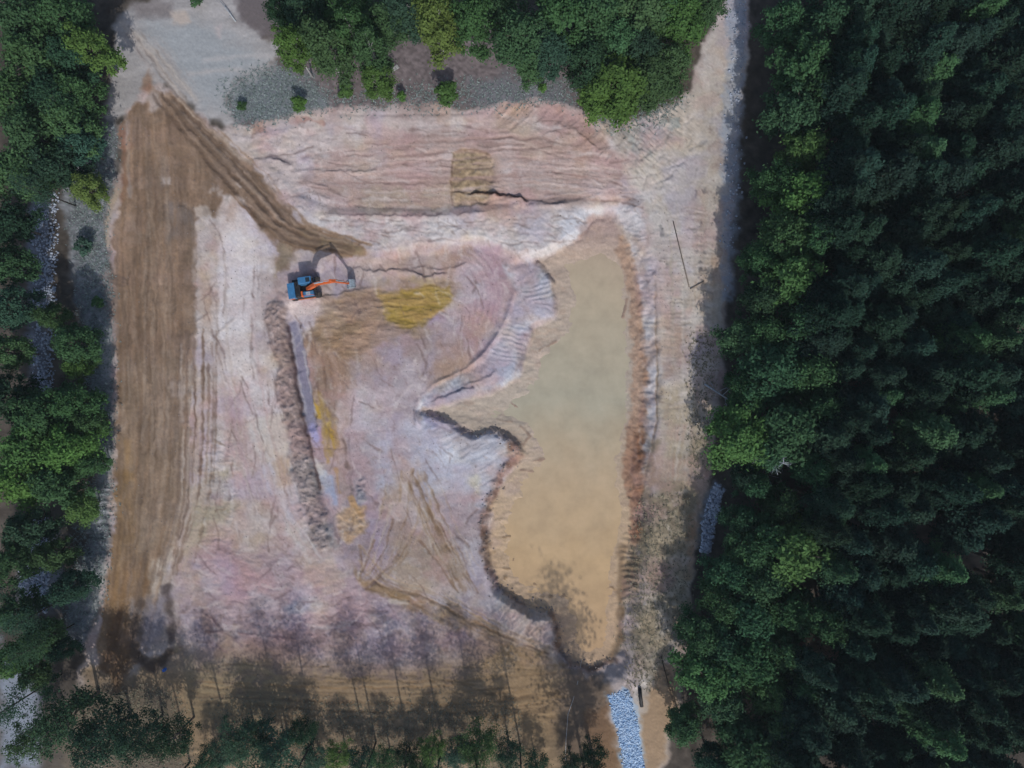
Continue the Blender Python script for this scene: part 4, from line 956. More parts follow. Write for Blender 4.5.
# --- dark trees at the bottom left corner
G_B = 'trees along the bottom edge'
for x, y, r, h, tone, lab in [(58,722,34,14,'dark','wide dark tree at the bottom left below the leaning trunks'),(24,744,20,11,'mid','green tree in the bottom left corner beside the pale ground'),(96,744,30,13,'dark','dark tree at the bottom edge below the road end'),
        (134,742,24,12,'dark','dark crown at the bottom edge, second left of the bare ochre gap'),(170,742,20,11,'dark','dark tree at the bottom edge just left of the bare ochre gap'),
        (240,744,24,8,'blue','bluish dark tree at the bottom edge, first right of the bare ochre gap'),(276,752,24,8,'blue','bluish dark tree at the bottom edge, second right of the bare ochre gap'),(300,734,14,6,'dark','small dark tree in front of the bluish ones at the bottom edge'),
        (338,758,15,6,'bright','small bright green tree at the bottom edge left of the leaning trunk'),(384,764,14,7,'mid','green tree at the bottom edge below the two parallel trunk shadows'),(432,752,15,6,'bright','bright spiky green tree at the bottom edge left of the dense one'),(478,750,22,8,'mid','dense rounded green tree at the bottom edge near the long trunk shadow'),
        (508,756,15,8,'blue','bluish tree at the foot of the long trunk shadow'),(594,758,15,8,'dark','dark tree at the bottom edge left of the blue-white stone chute'),(222,756,16,5,'blue','low bluish tree at the bottom edge, at the right side of the ochre gap'),(258,738,14,5,'dark','low dark tree above the two bluish ones at the bottom edge'),(312,760,16,5,'blue','low bluish tree at the bottom edge left of the small bright one'),(360,764,15,5,'blue','low bluish tree at the foot of the parallel trunk shadows'),(404,758,14,5,'dark','low dark tree at the bottom edge left of the bright spiky one'),(456,756,15,5,'blue','low bluish tree between the bright spiky and the dense rounded one'),(536,768,14,5,'dark','low dark tree at the bottom edge right of the long trunk shadow'),(572,766,13,5,'dark','low dark tree at the bottom edge crossed by the pale rope'),(420,770,14,6,'mid','half hidden green tree cut by the bottom edge'),(205,764,14,6,'dark','low dark tree cut by the bottom edge beside the ochre gap')]:
    tree(x, y, r, h, tone, lab, G_B, lib=SPARSE)
# --- trees along the top
G_T = 'trees along the top edge'
LAB_T = 'leafy tree in the dense cluster along the top edge'
for x, y, r, h, tone, lab in [(291,44,17,15,'bright','bright tree standing out left of the top cluster over grey sand'),(322,42,24,16,'mid','large round green tree with a pale trunk at the top left cluster'),(352,28,20,16,'mid',0),(368,46,18,15,'mid',0),(306,12,24,12,'dark',0),(346,4,24,12,'mid',0),
        (376,78,15,10,'bright','bright green tree reaching closest to the pale bench at the top'),(402,8,24,12,'blue',0),(438,20,25,15,'yellow','yellow-green tree at the top edge, middle of the frame'),(470,18,22,16,'mid','green tree right of the yellow-green one at the top edge'),
        (522,34,26,14,'mid','large green tree right of the black gap at the top edge'),(548,50,22,11,'blue',0),(562,14,28,13,'mid',0),(600,18,28,13,'mid',0),(640,12,28,13,'mid',0),(684,14,26,12,'bright','bright tree at the top beside the head of the sand track'),(706,4,18,10,'mid','last tree at the top before the sand track'),
        (588,56,22,11,'dark',0),(618,84,32,10,'bright','broad bright green tree bulging into the site at the top right'),(652,78,26,9,'mid','green tree right of the broad bright one at the top'),(598,96,18,8,'bright','low bright tree at the left foot of the broad bright one'),(670,60,18,9,'mid','green tree beside the sand track at the top'),(640,44,20,11,'dark',0),(530,62,16,9,'mid',0),(382,20,20,11,'mid',0),(280,6,16,9,'dark',0),
        (662,4,22,12,'mid',0),(500,2,20,10,'mid',0),(620,36,20,12,'mid',0)]:
    tree(x, y, r, h, tone, lab or own_label(x, y, r, tone, 'in the top belt above the ' + ('scrub' if x < 330 else 'split log' if x < 395 else 'top bench' if x < 520 else 'bench corner' if x < 580 else 'bright tree' if x < 645 else 'track head')), G_T, lib=BROAD_PALE if x < 480 else BROAD)
# --- bright edge row of the right-hand forest
G_R = 'broadleaf trees along the forest edge'
for x, y, r, h, tone, lab in [(812,22,26,15,'edge','edge tree of the right forest, topmost of the row'),(790,64,30,15,'edge','large edge tree of the right forest near the top corner of the track'),(780,112,26,14,'edge','edge tree of the right forest level with the top bench'),(792,150,18,14,'edgebright','small bright edge tree above the brightest crown of the right forest'),
        (794,196,26,15,'edgebright','brightest crown of the right forest edge, level with the fallen pole'),(772,238,24,14,'edge','edge tree of the right forest level with the fallen pole'),(784,276,26,15,'edgebright','bright edge tree just below the brightest crown of the right forest'),(756,300,18,12,'dark','dark edge tree behind the shadowed track'),(800,322,24,15,'edge',0),
        (738,340,20,9,'edge','low tree projecting over the track shadow halfway down'),(772,372,30,14,'edge','wide edge tree above the bare grey branches'),(808,372,24,15,'edge',0),(742,436,30,12,'edgebright','broad tree projecting toward the lower track below the bare branches'),(792,432,32,15,'edge','large rounded edge tree right of the broad projecting one'),
        (756,486,15,10,'edge','small tree just below the broad projecting one'),(782,506,18,11,'edge','rounded small tree below the pale dead crown'),(750,552,22,12,'edge','edge tree right of the bluish rock heap'),(796,552,34,15,'edgebright','big fan-shaped bright crown at the lower forest edge'),(762,584,24,13,'edge',0),
        (724,604,20,11,'edge','tree leaning over the lower track, level with the pond end'),(700,636,20,10,'edge','low tree at the lower track beside the pond end'),(752,618,26,13,'edge',0),(706,676,26,11,'edgebright','bright layered tree beside the lower end of the track'),(750,664,28,13,'edge',0),(772,692,22,12,'edgebright','bright tree at the lower forest edge right of the layered one'),
        (724,704,20,10,'edge',0),(686,728,18,8,'edge','separate low tree right of the blue-white stone chute'),(752,752,30,13,'edge','wide green crown at the bottom edge right of a black gap'),(822,620,24,15,'edge',0),(806,688,22,14,'edge',0),(716,764,16,9,'dark',0),(804,92,22,15,'edge',0),(764,180,20,12,'edge',0),(806,236,22,15,'edge',0),(752,258,18,11,'edge',0),(760,332,20,12,'edge',0),(748,392,20,11,'edge',0),(820,404,20,15,'edge',0),(770,454,20,12,'edge',0),(746,476,13,9,'dark',0),(744,520,16,10,'edge',0),(770,540,22,13,'edge',0),(826,520,20,15,'edge',0),(730,576,20,11,'edge',0),(790,612,24,14,'edge',0),(726,646,22,11,'edge',0),(782,650,22,13,'edge',0),(738,730,20,10,'edge',0),(790,726,24,14,'edge',0),(800,764,22,14,'edge',0),(770,20,20,12,'edge',0),(838,64,20,16,'edge',0),(828,108,18,16,'edge',0),(816,470,18,15,'edge',0)]:
    x += 16 * float(np.interp(y, [150, 420], [1, 0]))
    tree(x, y, r, h, tone, lab or own_label(x, y, r, tone, 'behind the forest edge' if x > 780 else 'in the forest edge'), G_R)
# --- dark conifer forest on the right
G_C = 'dark conifers of the right-hand forest'
n_con = 0
def edge_x(py):   # left limit of the conifers on the plan, seen at crown height
    return np.interp(py, [-60, 100, 200, 300, 420, 520, 620, 720, 840], [852, 836, 828, 828, 828, 832, 840, 800, 800])
sp = 21.8; row = 0; y = -54
while y < 832 and n_con < 300:
    x = 770 + (row % 2) * sp * 0.55
    while x < 1062:
        px = x + rnd.uniform(-9, 9); py = y + rnd.uniform(-9, 9)
        gap = fbm(np.array([px]), np.array([py]), 70, octs=2, seed=80)[0]
        if px > edge_x(py) and gap > -0.72 and n_con < 300:
            hh = rnd.uniform(13.5, 22)
            p = foot(px, py, 0.8 * hh)
            plant('conifer', CON, p, rnd.choice((.8, .9, 1.0, 1.0, 1.1, 1.2)), hh / 20.0, 'conifer' if rnd.random() > .1 else 'edge', 'dark green conifer in the dense forest filling the right side', 'conifer', G_C, jitter=0.3)
            n_con += 1
        x += sp * 1.15
    y += sp * 1.3; row += 1
print('conifers', n_con)
# --- tall thin pines: bare trunks, long trunk shadows
G_P = 'tall bare-trunked pines'
def pine(gx, gy, h, label, s=1.0):
    p = Vector(((gx - 512) / PX, (384 - gy) / PX, zat(gx, gy) - 0.05))
    return plant('pine_tree', THIN, p, s, h / 20.0, 'dark', label, 'pine', G_P)
for gx, gy, h, s_, lab in [(520,744,20,1.1,'tall pine at the bottom edge casting the longest trunk shadow toward the pond'),(376,742,18,1.0,'pine at the bottom edge casting the right one of two parallel trunk shadows'),(368,750,17,1.0,'pine at the bottom edge casting the left one of two parallel trunk shadows'),
        (314,738,18,1.1,'pine behind the small dark tree at the bottom edge'),(286,744,18,1.2,'pine between the bluish dark trees at the bottom edge'),(410,748,18,1.1,'pine rising left of the bright spiky tree'),(442,742,17,1.2,'pine rising beside the bright spiky tree at the bottom'),(478,744,18,1.2,'pine rising out of the dense rounded tree at the bottom'),
        (190,762,19,1.1,'pine at the bottom edge left of the bare ochre gap'),(597,776,22,2.0,'pine below the pond casting the broad shadow on its southern tip'),(584,768,17,1.6,'pine standing just left of the one that shades the pond tip'),(232,752,18,1.2,'pine at the left end of the bluish bottom trees'),
        
        (62,674,17,0.9,'lowest of the leaning bare trunks at the bottom left'),(74,624,16,0.9,'middle one of the leaning bare trunks at the bottom left'),(70,596,15,0.8,'thin bare trunk above the middle leaning one at the left'),(40,572,15,0.9,'uppermost of the leaning bare trunks at the lower left'),(100,128,13,0.9,'bare trunk beside the grey verge at the road head'),(76,206,14,0.8,'pale bare trunk beside the stone strip at the left')]:
    pine(gx, gy, h, lab, s_)
# --- shrubs on the bare strip at the top and elsewhere
for x, y, r, h, tone, lab in [(299,103,8,2.6,'bright','small bush on the bluish scrub at the top left of the site'),(345,90,8,2.4,'bright','small bush between two pale trunks at the top'),(401,96,5,2.0,'bright','smallest bush at the rim of the top bench'),(446,92,12,3.6,'bright','bright bush with a dark shadow above it near the top bench'),
        (543,88,5,1.8,'bright','low bush on the bare strip left of the broad bright tree'),(242,106,5,1.4,'mid','low bush on the bluish scrub beside the road fork'),(196,1,6,2.2,'mid','bush at the top edge on the grey sand'),(97,302,6,2.0,'mid','small bush on the verge beside the middle of the dirt road'),(84,246,9,2.4,'blue','bluish bush on the grey verge left of the dirt road')]:
    p = foot(x, y, h * .6)
    plant('bush', SHRUB, p, r / PX / 1.15, h / 3.0, tone, lab, 'bush', 'bushes around the clearing')

# pairs that came out with one description: tell the upper from the lower
for lab, n in USED.items():
    if n == 2:
        pair = sorted([o for o in C.objects if o.get('label') == lab], key=lambda o: -o.location.y)
        pair[0]['label'] = 'upper ' + lab.replace('mid-sized ', ''); pair[1]['label'] = 'lower ' + lab.replace('mid-sized ', '')
# ================================================================== OBJECTS
def box(bm, x0, x1, y0, y1, z0, z1, bev=0.0):
    r = bmesh.ops.create_cube(bm, size=1.0)['verts']
    for v in r: v.co = Vector(((x0 + x1) / 2 + v.co.x * (x1 - x0), (y0 + y1) / 2 + v.co.y * (y1 - y0), (z0 + z1) / 2 + v.co.z * (z1 - z0)))
    if bev:
        es = list({e for v in r for e in v.link_edges}); bmesh.ops.bevel(bm, geom=es, offset=bev, segments=2, affect='EDGES', profile=0.6)
def bar(bm, p, q, w, h):
    """a square beam from p to q"""
    p, q = Vector(p), Vector(q); d = q - p; m = d.to_track_quat('X', 'Z').to_matrix().to_4x4(); m.translation = (p + q) / 2
    r = bmesh.ops.create_cube(bm, size=1.0)['verts']
    for v in r: v.co = m @ Vector((v.co.x * d.length, v.co.y * w, v.co.z * h))
def rod(bm, p, q, r1, r2=None, n=10):
    p, q = Vector(p), Vector(q); d = q - p
    m = d.to_track_quat('Z', 'Y').to_matrix().to_4x4(); m.translation = (p + q) / 2
    bmesh.ops.create_cone(bm, cap_ends=True, segments=n, radius1=r1, radius2=r1 if r2 is None else r2, depth=d.length, matrix=m)
def plate(bm, prof, y0, y1):
    """a side outline in x, z given a width"""
    a = [bm.verts.new((x, y0, z)) for x, z in prof]; b = [bm.verts.new((x, y1, z)) for x, z in prof]
    n = len(prof); bm.faces.new(a); bm.faces.new(b[::-1])
    for i in range(n): bm.faces.new((a[(i + 1) % n], a[i], b[i], b[(i + 1) % n]))
def part(name, bm, mat, parent, label=None):
    bmesh.ops.recalc_face_normals(bm, faces=bm.faces[:])
    me = bpy.data.meshes.new(name); bm.to_mesh(me); bm.free(); me.materials.append(mat)
    o = link(name, me, parent)
    if label: o['label'] = label
    return o
M_BLUE = plain('blue_paint', (0.045, 0.17, 0.34), 0.45, var=0.2, scale=2)
M_ORANGE = plain('orange_paint', (0.62, 0.13, 0.03), 0.5, var=0.2, scale=2)
M_BLACK = plain('black_steel', (0.018, 0.018, 0.02), 0.6, var=0.3, scale=4)
M_STEEL = plain('worn_steel', (0.36, 0.44, 0.50), 0.45, 0.3, var=0.3, scale=5)
M_MUDSTEEL = plain('muddy_steel', (0.05, 0.045, 0.042), 0.8, var=0.4, scale=4)
m, nt, p, out = new_mat('cab_glass'); p.inputs['Base Color'].default_value = (0.02, 0.03, 0.04, 1); p.inputs['Roughness'].default_value = 0.08; M_GLASS = m

def excavator(gx, gy, heading):
    r = empty('excavator', ((gx - 512) / PX, (384 - gy) / PX, zat(gx, gy) + 0.02), heading)
    for sy in (-1, 1):
        bm = bmesh.new(); n = 12; prof = []
        for k in range(n + 1):
            a = -math.pi / 2 + math.pi * k / n; prof.append((1.62 + 0.46 * math.cos(a), 0.47 + 0.46 * math.sin(a)))
        for k in range(n + 1):
            a = math.pi / 2 + math.pi * k / n; prof.append((-1.62 + 0.46 * math.cos(a), 0.47 + 0.46 * math.sin(a)))
        plate(bm, prof, sy * 1.05 - 0.28, sy * 1.05 + 0.28)
        for k in range(14):
            x = -1.6 + 3.2 * k / 13
            box(bm, x - .03, x + .03, sy * 1.05 - .29, sy * 1.05 + .29, 0.93, 0.965); box(bm, x - .03, x + .03, sy * 1.05 - .29, sy * 1.05 + .29, -0.02, 0.012)
        t = part('track', bm, M_MUDSTEEL, r)
        for x, nm in ((1.62, 'idler_wheel'), (-1.62, 'sprocket')):
            bm = bmesh.new(); rod(bm, (x, sy * 1.05 + .30 * sy, .47), (x, sy * 1.05 + .34 * sy, .47), .32); part(nm, bm, M_BLACK, t)
        bm = bmesh.new(); box(bm, -1.2, 1.2, sy * 1.05 + .285 * sy - .03, sy * 1.05 + .285 * sy + .03, .36, .62, .02); part('track_frame', bm, M_ORANGE, t)
    bm = bmesh.new(); box(bm, -1.0, 1.0, -.75, .75, .45, .85, .05); rod(bm, (0, 0, .8), (0, 0, 1.1), .62, n=24); part('undercarriage', bm, M_BLACK, r)
    bm = bmesh.new(); box(bm, -1.5, 1.65, -1.25, 1.25, 1.1, 1.32, .04); part('platform', bm, M_BLACK, r)
    bm = bmesh.new(); plate(bm, [(-1.05, 1.33), (-1.9, 1.33), (-2.12, 1.6), (-2.05, 2.2), (-1.05, 2.35)], -1.28, .75); cw = part('counterweight', bm, M_BLUE, r)
    bm = bmesh.new(); box(bm, -2.08, -1.42, -1.3, -1.05, 1.25, 1.6, .04); part('warning_panel', bm, M_ORANGE, cw)
    bm = bmesh.new(); box(bm, -1.04, -0.35, -1.22, .9, 1.3, 2.2, .09); eh = part('engine_hood', bm, M_BLACK, r)
    bm = bmesh.new(); box(bm, -.98, -0.45, -.9, -.2, 2.2, 2.24, .015)
    for k in range(5): box(bm, -.94, -0.5, -.85 + k * .14, -.79 + k * .14, 2.24, 2.27)
    part('vent_grille', bm, M_BLACK, eh)
    bm = bmesh.new(); rod(bm, (-.7, .3, 2.15), (-.7, .3, 2.7), .06); part('exhaust_pipe', bm, M_BLACK, eh)
    bm = bmesh.new(); box(bm, -.32, 1.5, .32, 1.25, 1.3, 2.92, .08); cab = part('cab', bm, M_BLUE, r)
    bm = bmesh.new(); box(bm, 1.49, 1.515, .42, 1.15, 1.55, 2.75); part('front_window', bm, M_GLASS, cab)
    bm = bmesh.new(); box(bm, .2, 1.4, 1.245, 1.265, 1.9, 2.75); part('side_window', bm, M_GLASS, cab)
    bm = bmesh.new(); box(bm, .75, 1.3, .5, 1.08, 2.915, 2.935); part('roof_window', bm, M_GLASS, cab)
    bm = bmesh.new(); box(bm, -.1, 1.35, -1.24, -.55, 1.3, 1.95, .07); tb = part('tool_box', bm, M_BLUE, r)
    bm = bmesh.new(); box(bm, .3, .9, -1.1, -.65, 1.95, 1.975); part('tread_plate', bm, M_STEEL, tb)
    bm = bmesh.new(); box(bm, -.34, -.11, -1.22, -.5, 1.3, 2.1, .04); part('side_cover', bm, M_ORANGE, r)
    bm = bmesh.new()
    for sy in (-1, 1): rod(bm, (1.4, -1.2, 1.9), (1.4, -1.2, 2.6), .025); rod(bm, (0.0, -1.2, 1.9), (0.0, -1.2, 2.6), .025); rod(bm, (0.0, -1.2, 2.6), (1.4, -1.2, 2.6), .025); break
    part('handrail', bm, M_ORANGE, r)
    # boom: gooseneck box girder
    bm = bmesh.new(); plate(bm, [(.55, 1.45), (.35, 1.75), (1.4, 3.35), (2.25, 4.62), (2.75, 4.95), (5.0, 5.08), (5.2, 4.9), (5.0, 4.7), (3.1, 4.35), (2.7, 4.05), (1.75, 2.75), (.85, 1.5)], -.43, -.03)
    bo = part('boom', bm, M_ORANGE, r)
    bm = bmesh.new(); box(bm, 2.3, 2.9, -.46, 0.0, 4.35, 4.5, .01); part('hose_clamp', bm, M_BLACK, bo)
    for sy in (-.55, .09):
        bm = bmesh.new(); rod(bm, (1.15, sy, 1.45), (1.95, sy, 2.9), .09); rod(bm, (1.95, sy, 2.9), (2.5, sy, 4.1), .045); part('boom_cylinder', bm, M_BLACK, r)
    bm = bmesh.new(); rod(bm, (2.45, -.23, 5.15), (3.7, -.23, 5.5), .10); rod(bm, (3.7, -.23, 5.5), (4.65, -.23, 5.6), .05); part('arm_cylinder', bm, M_STEEL, r)
    bm = bmesh.new(); plate(bm, [(4.55, 5.7), (4.8, 5.72), (5.35, 4.95), (5.95, 3.2), (6.35, 1.75), (6.2, 1.65), (5.55, 3.1), (4.95, 4.6)], -.38, -.08); ar = part('arm', bm, M_ORANGE, r)
    bm = bmesh.new(); rod(bm, (5.3, -.23, 5.0), (5.95, -.23, 3.6), .08); rod(bm, (5.95, -.23, 3.6), (6.4, -.23, 2.45), .04); part('bucket_cylinder', bm, M_STEEL, ar)
    bm = bmesh.new()
    prof = [(6.2, 1.7), (6.55, 1.65), (6.95, 1.25), (7.0, .75), (6.75, .35), (6.3, .12), (5.85, .1), (5.85, .16), (6.28, .22), (6.62, .45), (6.82, .8), (6.75, 1.15), (6.45, 1.45)]
    plate(bm, prof, -.75, .29)
    for y in (-.75, .24): plate(bm, [(6.2, 1.7), (6.55, 1.65), (6.95, 1.25), (7.0, .75), (6.75, .35), (6.3, .12), (5.85, .1), (6.0, .9)], y, y + .05)
    bu = part('bucket', bm, M_STEEL, r)
    for k in range(5):
        bm = bmesh.new(); plate(bm, [(5.86, .08), (5.6, .10), (5.86, .18)], -.72 + k * .23, -.62 + k * .23); part('tooth', bm, M_STEEL, bu)
    tag(r, 'blue and orange crawler excavator digging at the upper left of the pit', 'excavator')
    return r
excavator(305, 288.5, math.radians(8)).scale = (1.03, 1.06, 1.16)

# ------------------------------------------------------------------ stone-lined channels, rubble
ICO_V = []; _t = (1 + 5 ** .5) / 2
for a, b in ((1, _t), (-1, _t), (1, -_t), (-1, -_t)): ICO_V += [(0, a, b), (a, b, 0), (b, 0, a)]
ICO_V = np.array(ICO_V) / math.sqrt(1 + _t * _t)
_bm = bmesh.new()
for v in ICO_V: _bm.verts.new(v)
bmesh.ops.convex_hull(_bm, input=_bm.verts[:]); _bm.verts.index_update()
ICO_F = np.array([[v.index for v in f.verts] for f in _bm.faces]); ICO_V = np.array([v.co[:] for v in _bm.verts]); _bm.free()
def scatter(poly, n, seed):
    r = np.random.default_rng(seed); x0, y0, x1, y1 = bounds(poly); out = np.zeros((0, 2))
    while len(out) < n:
        p = np.stack([r.uniform(x0, x1, n * 2), r.uniform(y0, y1, n * 2)], 1)
        dd = poly_sd(p[:, 0], p[:, 1], poly); out = np.concatenate([out, p[dd + r.normal(size=len(dd)) * 0.9 > 0]])
    return out[:n], r
def stones(name, pts, r, s0, s1, mat, label, flat=0.7, sink=0.25):
    n = len(pts); sz = r.uniform(s0, s1, n)
    w = np.array([((x - 512) / PX, (384 - y) / PX, zat(x, y)) for x, y in pts]); w[:, 2] += sz * flat * (1 - 2 * sink) * .5
    jit = 1 + 0.22 * r.normal(size=(n, len(ICO_V), 1)); sc = r.uniform(.7, 1.25, (n, 1, 3)) * np.array([1, 1, flat])
    a = r.uniform(0, 6.28, n); ca, sa = np.cos(a), np.sin(a)
    v = ICO_V[None] * jit * sc * sz[:, None, None]
    v = np.stack([v[..., 0] * ca[:, None] - v[..., 1] * sa[:, None], v[..., 0] * sa[:, None] + v[..., 1] * ca[:, None], v[..., 2]], -1) + w[:, None]
    f = ICO_F[None] + (np.arange(n) * len(ICO_V))[:, None, None]
    o = link(name, mesh_np(name, v.reshape(-1, 3), f.reshape(-1, 3), mat))
    return tag(o, label, 'stones', None, 'stuff')
def mat_stones(name, lo, hi):
    m, nt, p, out = new_mat(name)
    n = noise_node(nt, 2.6, 2, 0.8); r = nt.nodes.new('ShaderNodeValToRGB')
    r.color_ramp.elements[0].position = .32; r.color_ramp.elements[1].position = .68
    r.color_ramp.elements[0].color = lo + (1,); r.color_ramp.elements[1].color = hi + (1,)
    nt.links.new(n.outputs['Fac'], r.inputs[0]); nt.links.new(r.outputs[0], p.inputs['Base Color']); p.inputs['Roughness'].default_value = .9
    return m
M_ST_BLUE = mat_stones('blue_white_stone', (0.16, 0.31, 0.54), (0.56, 0.70, 0.86))
M_ST_GREY = mat_stones('grey_stone', (0.17, 0.20, 0.26), (0.50, 0.55, 0.64))
M_CLOD = mat_stones('clay_clod', (0.15, 0.12, 0.105), (0.34, 0.295, 0.275))
CHUTE = [(608,696),(628,690),(637,722),(645,776),(626,776),(619,735)]
pts, r_ = scatter(CHUTE, 2600, 1); stones('stone_chute', pts, r_, .05, .17, M_ST_BLUE, 'blue-white stone chute running down from the pond to the bottom edge')
STRIP = [(30,196),(51,190),(50,250),(47,330),(46,402),(31,404),(28,330),(27,250)]
STRIPG = [(x * .985 + 7, y * .99 + 4) for x, y in STRIP]
pts, r_ = scatter(STRIPG, 1200, 2); pts = pts + r_.normal(size=pts.shape) * 1.5; stones('stone_strip', pts, r_, .05, .22, M_ST_GREY, 'pale bluish stone drainage strip running through the wood at the left')
HEAP = [(716,483),(724,489),(716,520),(710,553),(701,553),(704,515)]
pts, r_ = scatter(HEAP, 420, 3); stones('rock_heap', pts, r_, .14, .34, M_ST_GREY, 'bluish rock heap at the forest edge beside the lower track')
VERGE = [(730,-8),(747,-8),(744,60),(740,140),(737,200),(730,290),(725,240),(728,150),(732,80)]
pts, r_ = scatter(VERGE, 260, 4); pts = pts + r_.normal(size=pts.shape) * 3.0; stones('stony_verge', pts, r_, .05, .2, M_ST_GREY, 'pale stones strewn between the sand track and the forest at the top right')
pts, r_ = scatter([(18,524),(46,516),(52,560),(46,612),(22,616)], 900, 5); stones('stony_patch', pts, r_, .10, .32, M_ST_GREY, 'pale stony ground showing between the trees at the lower left')
def along(path, n, w, seed):
    r = np.random.default_rng(seed); L = [math.hypot(b[0] - a[0], b[1] - a[1]) for a, b in zip(path[:-1], path[1:])]; c = np.cumsum([0] + L); out = []
    for t in r.uniform(0, c[-1], n):
        i = min(int(np.searchsorted(c, t, 'right')) - 1, len(L) - 1); u = (t - c[i]) / L[i]
        out.append((path[i][0] + u * (path[i + 1][0] - path[i][0]) + r.normal() * w, path[i][1] + u * (path[i + 1][1] - path[i][1]) + r.normal() * w))
    return np.array(out), r
pts = np.concatenate([scatter(q, n, 70 + i)[0] for i, (q, n) in enumerate((([(130,130),(262,140),(640,130),(640,205),(500,240),(366,250),(280,200),(200,220),(196,560),(120,560)], 500), ([(200,225),(268,240),(320,540),(210,560)], 300), (PIT, 500), ([(650,210),(716,200),(706,440),(660,440)], 250), ([(180,570),(480,610),(560,650),(560,735),(190,720)], 500)))])
stones('gravel', pts, np.random.default_rng(9), .03, .075, M_CLOD, 'small clods and stones strewn over the bare clearing')
pts, r_ = along(deproj(BANK, -1.6), 500, 3.0, 7); stones('bank_rubble', pts, r_, .05, .14, M_CLOD, 'brown clods along the crumbling west bank of the pond')

# ------------------------------------------------------------------ scrub grass
def grass(name, polys, label, seed, lo, hi, hgt=(.12, .4)):
    V = []; F = []; k = 0
    for poly, n in polys:
        pts, r = scatter(poly, n, seed); seed += 1
        for x, y in pts + r.normal(size=pts.shape) * 5:
            z = zat(x, y) - .02; X, Y = (x - 512) / PX, (384 - y) / PX
            for b in range(4):
                a = r.uniform(0, 6.28); L = r.uniform(*hgt); dx, dy = math.cos(a), math.sin(a); w = r.uniform(.03, .07)
                V += [(X - dy * w, Y + dx * w, z), (X + dy * w, Y - dx * w, z), (X + dx * L * .9, Y + dy * L * .9, z + L * .75)]; F.append((k, k + 1, k + 2)); k += 3
    m = mat_stones(name + '_blades', lo, hi)
    o = link(name, mesh_np(name, np.array(V), np.array(F), m))
    return tag(o, label, 'grass', None, 'stuff')
grass('scrub_grass', [([(222,86),(260,66),(300,70),(330,96),(326,108),(290,117),(236,126)], 1900), ([(330,96),(480,80),(575,80),(575,104),(480,106),(330,108)], 1500), ([(72,200),(106,130),(118,130),(104,220),(110,300),(110,470),(84,470),(84,320)], 3600), ([(84,480),(112,480),(102,600),(70,640),(64,600)], 1500), ([(586,112),(660,100),(690,96),(660,122),(610,130)], 700)],
      'bluish grey-green scrub grass on the verges around the clearing', 50, (0.10, 0.135, 0.12), (0.30, 0.36, 0.36))
grass('bank_grass', [([(640,500),(690,490),(690,560),(684,640),(650,690),(626,690),(628,620)], 1500), ([(690,330),(716,330),(706,480),(690,480)], 700), ([(80,690),(180,690),(190,768),(70,768)], 2200), ([(215,700),(520,704),(520,768),(215,768)], 3200)],
      'dull olive grass on the pond bank and the bottom edge of the site', 60, (0.13, 0.12, 0.08), (0.34, 0.31, 0.22))

# ------------------------------------------------------------------ lying poles, branches, small things
def lying(name, path, radii, mat, label, cat, group=None, lift=0.0):
    P = [Vector(((x - 512) / PX, (384 - y) / PX, zat(x, y) + rr * .8 + lift)) for (x, y), rr in zip(path, radii)]
    v, f = tube(P, radii, 8); o = mesh_obj(name, v, f, mat, smooth=True); return tag(o, label, cat, group)
lying('wooden_pole', [(673,221),(681,254),(689,287)], [.06, .075, .09], M_BARK, 'long thin dark pole lying on the sand track', 'pole')
lying('wooden_pole', [(690,289),(697,285),(704,281)], [.09, .08, .06], M_BARK, 'short dark pole lying across the lower end of the long one', 'pole')
lying('black_pipe', [(639.5,688),(640.2,696),(641.5,706)], [.26, .26, .26], M_BLACK, 'short black pipe lying right of the blue-white stone chute', 'pipe')
lying('white_rope', [(583,664),(578,682),(573,700),(568,714),(566,740),(565,774)], [.03] * 6, plain('rope', (.55, .55, .55), .8), 'thin pale rope running from the pond tip to the bottom edge', 'rope')
def wedge_board():
    bm = bmesh.new(); a, b = W(383, 78), W(398, 66); d = (b - a).normalized(); s_ = Vector((-d.y, d.x, 0))
    z = zat(390, 72) + .03
    pts = [a, b - s_ * .35, b + s_ * .25]
    lo = [bm.verts.new((q.x, q.y, z)) for q in pts]; hi = [bm.verts.new((q.x, q.y, z + .14)) for q in pts]
    bm.faces.new(lo[::-1]); bm.faces.new(hi)
    for i in range(3): bm.faces.new((lo[i], lo[(i + 1) % 3], hi[(i + 1) % 3], hi[i]))
    tag(part('split_log', bm, M_BARK_PALE, None), 'pale split log lying on the bare strip under the top trees', 'log')
wedge_board()
